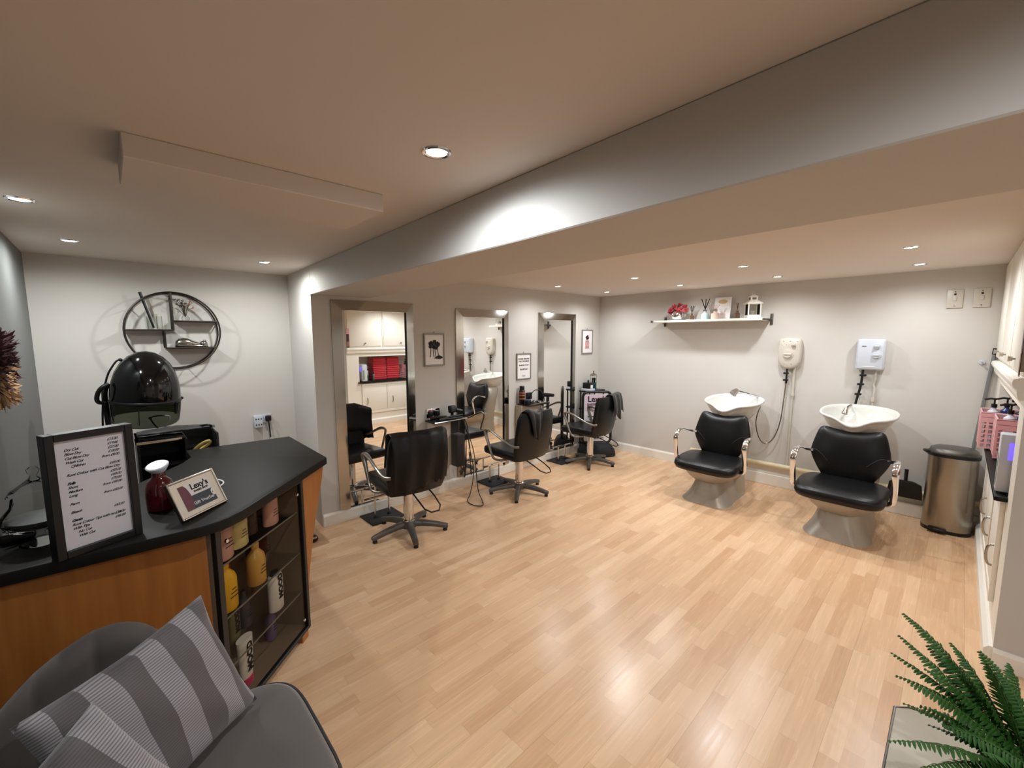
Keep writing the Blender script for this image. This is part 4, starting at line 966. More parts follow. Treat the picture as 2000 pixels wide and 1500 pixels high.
    # pink baskets with pump bottles
    for i, (ya, yb, x0) in enumerate(((-0.66, -0.40, 3.738), (-0.98, -0.70, 3.80))):
        t = thing('storage_basket', ('pink perforated basket full of pump bottles at the far end of niche', 'second pink basket next to the red towels in niche')[i], 'basket', (3.86, (ya + yb) / 2, zt), 0, 'pink baskets in the niche')
        x1 = x0 + 0.25; z1 = zt + 0.255; b = MB()
        b.mm((x0 + 0.01, ya + 0.01, zt), (x1 - 0.01, yb - 0.01, zt + 0.006))
        for k in range(9):
            y = ya + 0.004 + (yb - ya - 0.008) * k / 8
            for x in (x0, x1): b.mm((x - 0.003, y - 0.006, zt), (x + 0.003, y + 0.006, z1))
        for k in range(9):
            x = x0 + (x1 - x0) * k / 8
            for y in (ya, yb): b.mm((x - 0.006, y - 0.003, zt), (x + 0.006, y + 0.003, z1))
        for k in range(8):
            z = zt + 0.006 + (z1 - zt - 0.02) * k / 7; hh = 0.005 if k < 6 else 0.018
            for x in (x0, x1): b.mm((x - 0.0032, ya, z - hh), (x + 0.0032, yb, z + hh))
            for y in (ya, yb): b.mm((x0, y - 0.0032, z - hh), (x1, y + 0.0032, z + hh))
        b.build('mesh_walls', PINKP, t, world=True, smooth=False)
        b = MB(); b.tube([(x0, ya, z1), (x1, ya, z1), (x1, yb, z1), (x0, yb, z1)], 0.007, 8, closed=True); b.build('rim', PINKP, t, world=True)
        for j in range(3):
            bx, by = x0 + 0.055 + 0.065 * j, (ya + yb) / 2 + (0.05 if j % 2 else -0.05)
            q = thing('pump_bottle', ('clear pump bottle at the front of the far pink basket', 'dark pump bottle in the middle of the far pink basket', 'amber pump bottle at the back of the far pink basket', 'clear pump bottle at the front of the near pink basket', 'dark pump bottle in the middle of the near pink basket', 'amber pump bottle at the back of the near pink basket')[i * 3 + j], 'bottle', (bx, by, zt), 0, 'pump bottles in pink baskets')
            MB().lathe([(0.028, 0.0065), (0.03, 0.02), (0.03, 0.26), (0.012, 0.28), (0.012, 0.29)], (bx, by, zt)).build('bottle', (WPLAST, P('navy_bottle', S(38, 58, 108), 0.3), BLACKP)[j], q, world=True)
            b = MB(); b.cyl((bx, by, zt + 0.29), (bx, by, zt + 0.315), 0.015, seg=14); b.cyl((bx, by, zt + 0.315), (bx, by, zt + 0.345), 0.005, seg=8)
            b.tube([(bx + 0.012, by, zt + 0.35), (bx - 0.02, by, zt + 0.352), (bx - 0.05, by - 0.005, zt + 0.342)], 0.007, 8); b.build('pump', BLACKP, q, world=True)
    # poster at the near end of the cupboards
    t = thing('salon_poster', 'small pink and brown hair poster fixed low on the near upper cupboard', 'poster', (3.79, -2.06, 1.42))
    MB().mm((3.7895, -2.118, 1.412), (3.7918, -2.07, 1.74), 0.0005).build('sheet', P('dark_photo', S(66, 34, 30), 0.4, var=0.6, vscale=60), t, world=True, smooth=False)
    MB().mm((3.7887, -2.118, 1.645), (3.7895, -2.07, 1.74)).build('pink_band', P('poster_pink', S(206, 150, 158), 0.5, var=0.2, vscale=80), t, world=True, smooth=False)
    b = MB()
    for k, y in enumerate((-2.105, -2.085)): b.loft([[(3.7886, y + 0.012 * math.cos(a), 1.47 + 0.05 * math.sin(a)) for a in [q * 0.5236 for q in range(12)]], [(3.7896, y + 0.012 * math.cos(a), 1.47 + 0.05 * math.sin(a)) for a in [q * 0.5236 for q in range(12)]]])
    b.build('photo_figure', P('photo_tan', S(150, 108, 86), 0.5, var=0.4, vscale=60), t, world=True)
cupboards()

# ------------------------------------------------------------------ reception desk with glass display end
A0 = Vector((1.296, -4.457, 0)); DV = Vector((0.682, -0.731, 0)).normalized(); NV = Vector((0.731, 0.682, 0)).normalized()
DM = Matrix((DV, NV, Vector((0, 0, 1)))).transposed().to_4x4(); DM.translation = A0   # local: x along the glass, y out of the glass
def desk():
    t = thing('reception_desk', 'L shaped reception desk with black top, wood front and glass display end', 'reception desk', (1.3, -4.9, 0))
    top = [(1.13, -4.272), (1.672, -4.80), (1.708, -4.845), (1.728, -4.89), (1.735, -4.95), (1.712, -5.497), (1.13, -5.497), (1.13, -5.20), (0.70, -4.89), (0.59, -4.834), (0.382, -4.843), (0.416, -4.266)]
    MB().prism(list(reversed(top)), 0.870, 0.910, 0.004, 2).build('countertop', BLACKW, t, world=True)
    MB().mm((1.655, -5.497, 0.03), (1.684, -4.925, 0.8695)).build('front_panel', BEECH, t, world=True)
    W = 0.604
    f = 0.022
    c = MB(); lm = lambda a, b_: MB().mm(a, b_, 0.0015, 1).xf(DM)
    b = MB()
    for a, e in (((0, -0.02, 0.045), (f, 0.0, 0.869)), ((W - f * 1.3, -0.02, 0.045), (W, 0.0, 0.869)), ((f, -0.02, 0.045), (W - f, 0.0, 0.062)), ((f, -0.02, 0.852), (W - f, 0.0, 0.869))): b.mm(a, e, 0.0015, 1)
    b.xf(DM).build('display_frame', BLACKP, t, world=True)
    g = MB().mm((f, -0.013, 0.062), (W - f * 1.3, -0.008, 0.852)).xf(DM).build('glass_door', GLASSD, t, world=True, smooth=False)
    b = MB()
    for x, z in ((0.05, 0.80), (0.05, 0.115), (W - 0.06, 0.115), (W - 0.06, 0.80)): b.cyl((x, -0.007, z), (x, -0.001, z), 0.009, 0.007, 14)
    b.xf(DM).build('glass_stud', CHROME, g, world=True)
    dk = P('dark_interior', S(128, 110, 92), 0.6, var=0.1)
    b = MB(); b.mm((-0.0, -0.33, 0.045), (0.015, -0.0205, 0.869)); b.mm((W - 0.015, -0.33, 0.045), (W, -0.0205, 0.869)); b.mm((0.015, -0.33, 0.045), (W - 0.015, -0.315, 0.869)); b.mm((0.015, -0.315, 0.045), (W - 0.015, -0.0205, 0.06))
    b.xf(DM).build('display_case', dk, t, world=True, smooth=False)
    for z in (0.695, 0.47, 0.255):
        MB().mm((0.016, -0.31, z - 0.006), (W - 0.016, -0.03, z)).xf(DM).build('glass_shelf', GLASS, t, world=True, smooth=False)
        b = MB(); b.mm((0.016, -0.033, z - 0.006), (W - 0.016, -0.0295, z + 0.0002)); b.xf(DM).build('shelf_edge', P('shelf_edge', S(120, 118, 108), 0.3), t, world=True, smooth=False)
    fin = [(0.0, 0.869), (-0.235, 0.869), (-0.215, 0.80), (-0.165, 0.69), (-0.11, 0.56), (-0.06, 0.42), (-0.025, 0.28), (-0.005, 0.14), (-0.001, 0.045)]
    b = MB(); b.loft([[Vector((x - 0.001, -0.012, z)) for x, z in fin], [Vector((x - 0.001, -0.036, z)) for x, z in fin]]); b.xf(DM).build('side_fin', BEECH, t, world=True, smooth=False)
    MB().mm((0.02, -0.10, 0.0), (0.075, -0.006, 0.045)).xf(DM).build('foot', BEECH, t, world=True)
    MB().mm((W - 0.08, -0.10, 0.0), (W - 0.02, -0.03, 0.045)).xf(DM).build('foot', BEECH, t, world=True)
    MB().mm((0.45, -4.80, 0.0), (0.47, -4.30, 0.8695)).build('end_panel', BEECH, t, world=True)
desk()

def products():
    def bottle(x, z, y, h, r, mtb, kind, lab, mtc=None, text=None, lean=0):
        p = DM @ Vector((x, y, z)); t = thing('product_bottle', lab, 'bottle', p[:], 0, 'hair products in the display case')
        ang = math.degrees(math.atan2(NV.y, NV.x)) + 90
        Mb = Matrix.Translation(p) @ Matrix.Rotation(R(ang), 4, 'Z') @ Matrix.Rotation(R(lean), 4, 'Y')
        if kind == 'round': prof = [(r * .93, 0.001), (r, 0.006), (r, h * 0.62), (r * 0.86, h * 0.72), (r * 0.42, h * 0.84), (r * 0.36, h * 0.88)]; cap = [(r * 0.42, h * 0.88), (r * 0.42, h * 0.99), (r * 0.36, h)]; sy = 0.8
        elif kind == 'flat': prof = [(r * .9, 0.001), (r, 0.006), (r, h * 0.82), (r * 0.88, h * 0.88), (r * 0.5, h * 0.9)]; cap = [(r * 0.55, h * 0.9), (r * 0.55, h * 0.985), (r * 0.4, h)]; sy = 0.6
        else: prof = [(r * 0.8, h * 0.16), (r * 0.9, h * 0.3), (r, h * 0.75), (r * 1.05, h * 0.97), (r * 1.05, h)]; cap = [(r * 0.72, 0.001), (r * 0.75, h * 0.15), (r * 0.5, h * 0.16)]; sy = 0.5
        MB().lathe(prof, sy=sy).xf(Mb).build('bottle', mtb, t, world=True)
        MB().lathe(cap, sy=max(sy, 0.7)).xf(Mb).build('cap', mtc or mtb, t, world=True)
        b = MB()
        if text:
            sz = h * 0.2
            b.text(text, sz, Mb @ frame_m((sz * 0.35, -r * sy - 0.0006, h * 0.30), (0, 0, 1), (-1, 0, 0)), 'LEFT', 0, 0.002)
            # print sits on the curved front
            b.build('lettering', INK, t, world=True, smooth=False, fix=False)
        else:
            for k in range(3): b.box((0, -r * sy - 0.0004, h * (0.30 + 0.08 * k)), (r * (0.9 - 0.2 * k), 0.0008, h * 0.018))
            b.xf(Mb).build('print_lines', INK, t, world=True, smooth=False)
    c = lambda n, *s: P('bottle_' + n, S(*s), 0.3, var=0.04)
    pink = c('pink', 206, 158, 146); cream = c('cream', 216, 204, 142); dark = c('dark', 54, 38, 40); yel = c('yellow', 226, 172, 30); crim = c('crimson', 172, 52, 74); gold = c('gold', 206, 160, 78)
    grn = clear('green_bottle', (0.34, 0.42, 0.36, 1), 0.2); redc = clear('red_bottle', (0.75, 0.16, 0.14, 1), 0.2); wht = c('white', 222, 220, 212); slate = c('slate', 62, 58, 66); olive = c('olive', 96, 92, 62); lil = c('lilac', 120, 104, 140); hot = c('hot_pink', 206, 62, 104)
    B = bottle
    B(0.49, 0.6955, -0.075, 0.19, 0.05, pink, 'round', 'pale pink bottle on top display shelf, leftmost')
    B(0.385, 0.6955, -0.075, 0.165, 0.046, cream, 'flat', 'cream yellow bottle on top display shelf, second from left')
    B(0.265, 0.6955, -0.11, 0.16, 0.036, dark, 'round', 'dark bottle on top display shelf between cream and pink ones')
    B(0.165, 0.6955, -0.075, 0.165, 0.046, pink, 'flat', 'pale pink bottle on top display shelf, rightmost')
    B(0.485, 0.4705, -0.075, 0.205, 0.05, yel, 'round', 'bright yellow bottle on middle display shelf, leftmost')
    B(0.39, 0.4705, -0.16, 0.20, 0.036, crim, 'round', 'crimson bottle behind the bright yellow one in display case')
    B(0.29, 0.4705, -0.075, 0.19, 0.045, gold, 'round', 'golden bottle in the middle of the display case second shelf')
    B(0.185, 0.4705, -0.17, 0.185, 0.036, grn, 'round', 'green translucent bottle at back of the second display shelf')
    B(0.105, 0.4705, -0.17, 0.185, 0.04, redc, 'round', 'red translucent bottle with pale cap on second display shelf', pink)
    B(0.165, 0.2555, -0.075, 0.20, 0.046, wht, 'flat', 'white bottle with bold black word on third display shelf', BLACKP, 'MOOD')
    B(0.29, 0.2555, -0.15, 0.17, 0.035, slate, 'round', 'slate grey bottle on third display shelf beside white one')
    B(0.40, 0.2555, -0.12, 0.16, 0.034, olive, 'flat', 'olive green bottle with black top on third display shelf', BLACKP, 'MOOD')
    B(0.125, 0.0605, -0.14, 0.18, 0.028, lil, 'round', 'slim lilac bottle standing on display case floor at right')
    B(0.40, 0.0605, -0.075, 0.215, 0.042, wht, 'tube', 'white and pink tube standing on cap on display case floor', hot, 'MOOD')
products()

def counter_things():
    z = 0.9105
    # price list in deep black box frame
    a = Vector((1.738, -5.300, z)); c = Vector((1.655, -5.098, z)); d = (c - a); wd = d.length; d.normalize(); nrm = Vector((d.y, -d.x, 0)) * 1
    if nrm.x < 0: nrm = -nrm
    right = d; ht = 0.394
    t = thing('price_list_frame', 'black box frame holding handwritten style price list on the desk', 'picture frame', ((a + c) / 2)[:])
    Mx = Matrix((d, -nrm, Vector((0, 0, 1)))).transposed().to_4x4(); Mx.translation = a   # x right, y back, z up
    b = MB(); fw = 0.022; dp = 0.045
    for p, q in (((0, 0, 0), (fw, dp, ht)), ((wd - fw, 0, 0), (wd, dp, ht)), ((fw, 0, 0), (wd - fw, dp, fw)), ((fw, 0, ht - fw), (wd - fw, dp, ht))): b.mm(p, q, 0.0015, 1)
    b.xf(Mx).build('frame', BLACKP, t, world=True)
    MB().mm((fw - 0.002, 0.012, fw - 0.002), (wd - fw + 0.002, 0.02, ht - fw + 0.002)).xf(Mx).build('price_sheet', P('price_sheet', S(212, 204, 212), 0.5, var=0.015), t, world=True, smooth=False)
    MB().mm((fw - 0.002, 0.006, fw - 0.002), (wd - fw + 0.002, 0.008, ht - fw + 0.002)).xf(Mx).build('glass', GLASS, t, world=True, smooth=False)
    rows = [('Dry Cut', '£15.00'), ('Blow Dry', '£19.00'), ('Cut Blow Dry', '£27.00'), ('Wash Cut', '£18.00'), ('   Children', 'from £8.00'), None, ('Root Colour with Cut Blow Dry', '£69.00'), None, ('*Foils', '£50.00'), ('Short', '£60.00'), ('Medium', '£70.00'), ('Long', 'from £49.00'), None,
            ('Perm', 'from £60.00'), None, ('Bleach', ''), None, ('*Gents', '£65.00'), ('Root Colour Tips with no Cut', ''), ('With Tips', '£39.00'), ('   No Cut', '£45.00'), ('   With Cut', '')]
    b = MB(); n = len(rows); z0 = ht - 0.058; dz = (ht - 0.10) / n
    for i, rw in enumerate(rows):
        if rw is None: continue
        zz_ = z0 - i * dz; s = 0.0112; bo = 0.00015
        l = rw[0]
        if l.startswith('*'): l = l[1:]; bo = 0.0005
        xo = fw + 0.022 + (0.012 if l.startswith(' ') else 0)
        b.text(l.strip(), s, frame_m(Mx @ Vector((xo, 0.0112, zz_)), d, (0, 0, 1)), 'LEFT', 0.45, bo, 0.0002, 0.9)
        if rw[1]: b.text(rw[1], s, frame_m(Mx @ Vector((wd - fw - 0.018, 0.0112, zz_ + dz * 0.95)), d, (0, 0, 1)), 'RIGHT', 0.45, 0.0001, 0.0002, 0.9)
    b.build('handwriting', INK, t, world=True, smooth=False, fix=False)
    # gift voucher frame, tilted back
    bl = Vector((1.652, -4.985, z + 0.003)); br = Vector((1.515, -4.822, z + 0.003)); d = (br - bl); wd = d.length; d.normalize(); out = Vector((-d.y, d.x, 0))
    if out.x < 0: out = -out
    tilt = R(24); upv = Vector((0, 0, 1)) * math.cos(tilt) - out * math.sin(tilt); ht = 0.152
    t = thing('voucher_frame', 'small silver frame tilted back with gift voucher card on the desk', 'picture frame', ((bl + br) / 2)[:])
    Mx = frame_m(bl + out * 0.0, d, upv)     # x right, y up, z towards viewer
    b = MB(); fw = 0.008
    for p, q in (((0, 0, -0.012), (fw, ht, 0.004)), ((wd - fw, 0, -0.012), (wd, ht, 0.004)), ((fw, 0, -0.012), (wd - fw, fw, 0.004)), ((fw, ht - fw, -0.012), (wd - fw, ht, 0.004))): b.mm(p, q, 0.002, 1)
    b.xf(Mx).build('frame', STEEL, t, world=True)
    MB().mm((fw - .001, fw - .001, -0.010), (wd - fw + .001, ht - fw + .001, -0.001)).xf(Mx).build('mount', P('cream_mount', S(206, 194, 176), 0.5), t, world=True, smooth=False)
    x0, x1, y0, y1 = 0.036, wd - 0.036, 0.026, ht - 0.026
    MB().mm((x0, y0, -0.001), (x1, y1, 0.0002)).xf(Mx).build('voucher_card', P('card_white', S(204, 198, 194), 0.5, var=0.02), t, world=True, smooth=False)
    MB().mm((x0, y0, 0.0002), (x1, y0 + (y1 - y0) * 0.52, 0.0006)).xf(Mx).build('slate_panel', P('card_slate', S(54, 58, 66), 0.5, var=0.1), t, world=True, smooth=False)
    pl = [(x0, y0), (x0 + 0.028, y0)] + [(x0 + 0.028 + 0.012 * math.sin(k / 8 * math.pi), y0 + (y1 - y0) * k / 8) for k in range(1, 8)] + [(x0 + 0.024, y1), (x0, y1)]
    MB().prism(pl, 0.0006, 0.0010).xf(Mx).build('plum_panel', P('card_plum', S(96, 52, 62), 0.5, var=0.3, vscale=60), t, world=True, smooth=False)
    hc = [(x1, y0 + 0.020)] + [(x1 - 0.016 * math.sin(k / 8 * math.pi), y0 + 0.036 - 0.016 * math.cos(k / 8 * math.pi)) for k in range(1, 8)] + [(x1, y0 + 0.052)]
    MB().prism(hc, 0.0006, 0.0010).xf(Mx).build('round_tab', P('card_cream', S(214, 208, 200), 0.5), t, world=True, smooth=False)
    mk = lambda x, y: Mx @ Matrix.Translation((x, y, 0.0012))
    xm = (x0 + 0.04 + x1) / 2
    for q, sz, px_, py_, bo in (("Lexy's", 0.033, xm, y1 - 0.026, 0.0009), ('BARBER SHOP', 0.0105, xm, y1 - 0.039, 0.0003), ('£', 0.014, x1 - 0.008, y0 + 0.031, 0)):
        MB().text(q, sz, mk(px_, py_), 'CENTER', 0, bo, 0.0002).build('lettering', INK, t, world=True, smooth=False, fix=False)
    MB().text('Gift Voucher', 0.0185, mk(x0 + 0.036, y0 + 0.014), 'LEFT', 0, 0.0, 0.0002).build('white_lettering', PAPER, t, world=True, smooth=False, fix=False)
    b = MB(); q = (bl + br) / 2 + upv * ht * 0.55 - out * 0.012; e = (bl + br) / 2 - out * 0.115; e.z = z + 0.002; b.tube([q, e], 0.006, 8, ry=0.02); b.build('strut', BLACKP, t, world=True)
    # red flask with white cap
    t = thing('pump_flask', 'red glass flask with white slanted cap on the desk behind the frames', 'flask', (1.42, -5.035, z))
    MB().lathe([(0.040, 0.001), (0.046, 0.006), (0.048, 0.06), (0.046, 0.095), (0.038, 0.118), (0.025, 0.13), (0.022, 0.138), (0.022, 0.160)], (1.425, -5.03, z)).build('bottle', P('ruby_glass', S(88, 16, 26), 0.08, trans=0.35, coat=0.5, var=0.1), t, world=True)
    Mc = Matrix.Translation((1.425, -5.03, z + 0.168)) @ Matrix.Rotation(R(12), 4, 'X') @ Matrix.Rotation(R(14), 4, 'Y')
    MB().lathe([(0.016, -0.02), (0.024, -0.012), (0.037, 0.008), (0.038, 0.014), (0.034, 0.017)], M=Mc).build('cap', WPLAST, t, world=True)
    # clear dish with a rim beyond
    t = thing('dish', 'shallow clear dish with pale rim partly behind the voucher frame', 'dish', (1.40, -4.92, z))
    MB().lathe([(0.05, 0.001), (0.085, 0.03), (0.092, 0.045), (0.088, 0.045), (0.05, 0.006)], (1.37, -4.90, z), cap1=True).build('bowl', GLASS, t, world=True)
    b = MB(); b.tube([(1.37 + 0.09 * math.cos(k * 0.1309), -4.90 + 0.09 * math.sin(k * 0.1309), z + 0.046) for k in range(48)], 0.003, 6, closed=True); b.build('rim', PAPER, t, world=True)
    # glass sweet jar
    t = thing('sweet_jar', 'footed glass sweet jar with domed lid at the left end of the desk', 'jar', (1.52, -5.36, z)); c = (1.50, -5.352, z)
    MB().lathe([(0.052, 0.001), (0.045, 0.006), (0.014, 0.02), (0.010, 0.035), (0.02, 0.045), (0.075, 0.06), (0.088, 0.085), (0.085, 0.105), (0.062, 0.135), (0.058, 0.16), (0.056, 0.16), (0.060, 0.135), (0.082, 0.104), (0.084, 0.085), (0.072, 0.064), (0.02, 0.05)], c, cap1=True).build('bowl', GLASS, t, world=True)
    MB().lathe([(0.066, 0.163), (0.068, 0.17), (0.058, 0.187), (0.034, 0.205), (0.014, 0.222), (0.008, 0.232), (0.014, 0.242), (0.016, 0.252), (0.008, 0.262), (0.001, 0.264)], c, cap0=False).build('lid', clear('lid_glass', (0.94, 0.95, 0.94, 1), 0.12), t, world=True)
    tag(MB().lathe([(0.02, 0.052), (0.070, 0.066), (0.080, 0.084), (0.080, 0.090), (0.03, 0.096), (0.001, 0.097)], c).build('jar_filling', P('dark_sweets', S(48, 46, 42), 0.5, var=0.5, vscale=60), None), 'dark sweets heaped in the bottom of the glass sweet jar', 'sweets')
    bpy.context.scene.objects['jar_filling']['kind'] = 'stuff'
    t = thing('card_reader', 'black card reader lying at the far left edge of the desk', 'card reader', (1.36, -5.42, z))
    MB().box((1.375, -5.425, z + 0.02), (0.17, 0.085, 0.036), (0, 0, 12), 0.010, 3).build('body', BLACKP, t, world=True)
    MB().box((1.405, -5.418, z + 0.0395), (0.05, 0.06, 0.003), (0, 0, 12), 0.001).build('screen', P('dull_screen', S(58, 62, 62), 0.2), t, world=True)
counter_things()

# ------------------------------------------------------------------ behind the desk
def behind_desk():
    # drawer trolley
    t = thing('drawer_trolley', 'black plastic hairdressing drawer trolley standing behind the desk', 'trolley', (0.16, -4.85, 0))
    x0, x1, y0, y1 = -0.02, 0.33, -5.06, -4.66
    b = MB(); b.mm((x0, y0, 0.06), (x0 + 0.012, y1, 0.985)); b.mm((x0 + 0.012, y0, 0.06), (x1, y0 + 0.012, 0.985)); b.mm((x0 + 0.012, y1 - 0.012, 0.06), (x1, y1, 0.985), 0.002)
    b.mm((x0 + 0.012, y0 + 0.012, 0.06), (x1 - 0.01, y1 - 0.012, 0.075)); b.mm((x0 + 0.012, -4.835, 0.60), (x1 - 0.01, -4.82, 0.971)); b.build('carcass', BLACKP, t, world=True)
    for i, z in enumerate((0.09, 0.22, 0.35, 0.48)):
        d = MB().mm((x0 + 0.02, y0 + 0.016, z), (x1 + 0.006, y1 - 0.016, z + 0.115), 0.008).build('drawer', BLACKG, t, world=True)
        MB().mm((x1 + 0.006, -4.93, z + 0.075), (x1 + 0.02, -4.79, z + 0.09), 0.004).build('drawer_pull', BLACKP, d, world=True)
    for z in (0.61, 0.72, 0.82):
        MB().mm((x0 + 0.012, y0 + 0.012, z), (x1 - 0.005, -4.836, z + 0.010)).build('shelf', BLACKP, t, world=True)
    MB().mm((x0 + 0.012, -4.82, 0.85), (x1 - 0.005, y1 - 0.012, 0.862)).build('shelf', BLACKP, t, world=True)
    MB().mm((x0, y0 - 0.006, 0.972), (x1, -4.83, 0.985), 0.003).build('top_tray', BLACKG, t, world=True)
    MB().tube([(x1 + 0.004, y0, 0.978), (x1 + 0.012, -4.95, 0.980), (x1 + 0.004, -4.85, 0.979)], 0.008, 8, smooth=2).build('chrome_edge', CHROME, t, world=True)
    for x in (0.02, 0.29):
        for y in (-5.03, -4.69): MB().cyl((x - 0.012, y, 0.03), (x + 0.012, y, 0.03), 0.03, seg=16).build('castor', RUBBER, t, world=True)
    # black tool bag on top
    t = thing('tool_bag', 'soft black tool bag lying on top of the drawer trolley', 'bag', (0.10, -4.86, 0.985)); rr = random.Random(2)
    b = MB(); rings = []
    for k in range(9):
        v = k / 8; y = -5.05 + 0.40 * v; s = 0.25 + 0.75 * math.sin(math.pi * min(1, 0.12 + v * 0.86)) ** 0.7
        rings.append([Vector((0.13 + 0.08 * s * math.cos(a), y, 0.990 + 0.017 * s * (1 + math.sin(a)) + 0.003 * math.sin(k * 2 + a * 3))) for a in [i * math.pi / 9 for i in range(18)]])
    b.loft(rings); b.build('body', BLACKC, t, world=True, ang=80)
    b = MB(); b.tube([(0.15, -4.74, 1.01), (0.20, -4.70, 1.025), (0.21, -4.675, 1.015), (0.17, -4.68, 1.0)], 0.006, 8, smooth=2); b.build('strap', BLACKV, t, world=True)
    # yellow clip
    t = thing('sectioning_clip', 'yellow gold claw clip lying in an open tray of the drawer trolley', 'hair clip', (0.25, -4.74, 0.8625)); GO = P('gold_plastic', S(172, 146, 82), 0.3, metal=0.3, var=0.15)
    b = MB(); b.tube([(0.26, -4.79, 0.874), (0.27, -4.755, 0.91), (0.285, -4.715, 0.932), (0.29, -4.70, 0.925), (0.285, -4.715, 0.905), (0.28, -4.745, 0.89), (0.285, -4.76, 0.874)], 0.011, 8, smooth=2); b.build('jaw', GO, t, world=True)
    b = MB(); b.sphere((0.282, -4.708, 0.928), 0.014, 10); b.build('spring', CHROME, t, world=True)
    # hood dryer
    t = thing('hood_dryer', 'black hood hair dryer with smoked visor on a stand behind the desk', 'hood dryer', (-0.12, -4.985, 0))
    Mh = Matrix.Translation((-0.11, -4.985, 1.055)) @ Matrix.Rotation(R(4), 4, 'Y') @ Matrix.Rotation(R(-3), 4, 'X')
    MB().lathe([(0.178, 0.125), (0.182, 0.15), (0.180, 0.20), (0.172, 0.26), (0.155, 0.32), (0.128, 0.375), (0.09, 0.42), (0.045, 0.447), (0.001, 0.455)], M=Mh, cap0=False, seg=48).build('hood', BLACKG, t, world=True, ang=60)
    b = MB(); b.lathe([(0.183, 0.120), (0.186, 0.128), (0.185, 0.137), (0.182, 0.142)], M=Mh, cap0=False, cap1=False, seg=48); b.build('hood_band', BLACKP, t, world=True)
    def vis(u, v):
        a = R(-95) + R(190) * u + R(0); drop = 0.015 + 0.025 * math.cos((u - 0.5) * math.pi) + 0.015
        z = 0.128 - v * (0.10 + drop); r = 0.180 - 0.010 * v ** 2
        return Mh @ Vector((r * math.cos(a), r * math.sin(a), z))
    MB().grid(vis, 40, 8).build('visor', SMOKE, t, world=True, solid=0.004, ang=60)
    def vb(u, v):
        a = R(95) + R(170) * u; return Mh @ Vector((0.176 * math.cos(a), 0.176 * math.sin(a), 0.128 - v * 0.11))
    MB().grid(vb, 24, 4).build('neck_guard', SMOKE, t, world=True, solid=0.004, ang=60)
    b = MB()
    for a in (-60, 50): b.tube([Mh @ Vector((0.183 * math.cos(R(a)), 0.183 * math.sin(R(a)), 0.13)), Mh @ Vector((0.184 * math.cos(R(a)), 0.184 * math.sin(R(a)), 0.05))], 0.008, 6, ry=0.004)
    for a in (-15,): b.tube([Mh @ Vector((0.1835 * math.cos(R(a)), 0.1835 * math.sin(R(a)), 0.105)), Mh @ Vector((0.178 * math.cos(R(a)), 0.178 * math.sin(R(a)), 0.0))], 0.003, 6)
    b.build('visor_strap', BLACKP, t, world=True)
    b = MB(); b.tube([Mh @ Vector((0.05, -0.178, 0.25)), Mh @ Vector((0.06, -0.215, 0.23)), Mh @ Vector((0.05, -0.235, 0.18)), Mh @ Vector((0.02, -0.235, 0.13)), Mh @ Vector((0.0, -0.20, 0.12))], 0.012, 10, smooth=2); b.build('handle', BLACKP, t, world=True)
    MB().sphere(Mh @ Vector((0, 0.187, 0.135)), 0.010, 10).build('pivot', BLACKP, t, world=True)
    MB().tube([(-0.13, -5.16, 1.30), (-0.17, -5.18, 1.24), (-0.19, -5.17, 1.0), (-0.20, -5.14, 0.10)], 0.016, 12, smooth=2).build('stand_pole', BLACKP, t, world=True)
    MB().tube([(-0.118, -5.09, 1.455), (-0.12, -5.11, 1.445), (-0.12, -5.165, 1.34), (-0.12, -5.20, 1.1), (-0.14, -5.205, 0.7), (-0.18, -5.19, 0.2), (-0.2, -5.16, 0.08)], 0.0055, 8, smooth=2).build('power_cord', BLACKP, t, world=True)
    b = MB(); b.sphere((-0.118, -5.085, 1.455), 0.011, 10); b.build('cord_clip', BLACKP, t, world=True)
    for k in range(5):
        a = R(20 + 72 * k); b = MB(); b.tube([(-0.20, -5.14, 0.10), (-0.20 + 0.12 * math.cos(a), -5.14 + 0.12 * math.sin(a), 0.075), (-0.20 + 0.20 * math.cos(a), -5.14 + 0.20 * math.sin(a), 0.018)], 0.016, 10, smooth=1); b.build('leg', BLACKP, t, world=True)
    # wire hair holder seen under the hood
    t = thing('wire_holder', 'thin dark wire holder sticking up from the trolley under the hood', 'wire holder', (0.05, -4.93, 0.985))
    MB().tube([(0.05, -4.92, 0.992), (0.05, -4.892, 1.033), (0.05, -4.874, 1.075), (0.05, -4.885, 1.09), (0.05, -4.958, 1.094), (0.05, -4.976, 1.079), (0.05, -4.961, 1.043), (0.05, -4.93, 0.992)], 0.0045, 8, smooth=1).build('wire', SATIN, t, world=True)
    MB().sphere((0.05, -4.976, 1.082), 0.009, 8).build('ball', CHROME, t, world=True)
    # castor trolley by the pier
    t = thing('towel_trolley', 'pale grey slab sided trolley on black castors beside the pier', 'trolley', (0.10, -4.15, 0))
    MB().mm((-0.14, -4.22, 0.045), (0.215, -4.06, 0.62), 0.004).build('body', BEIGE, t, world=True)
    for x in (-0.11, 0.225):
        for y in (-4.20, -4.08): MB().cyl((x - 0.012, y, 0.028), (x + 0.012, y, 0.028), 0.0275, seg=16).build('castor', BLACKG, t, world=True)
    MB().mm((-0.14, -4.22, 0.0305), (0.24, -4.06, 0.0445), 0.003).build('base_plate', BEIGE, t, world=True)
behind_desk()

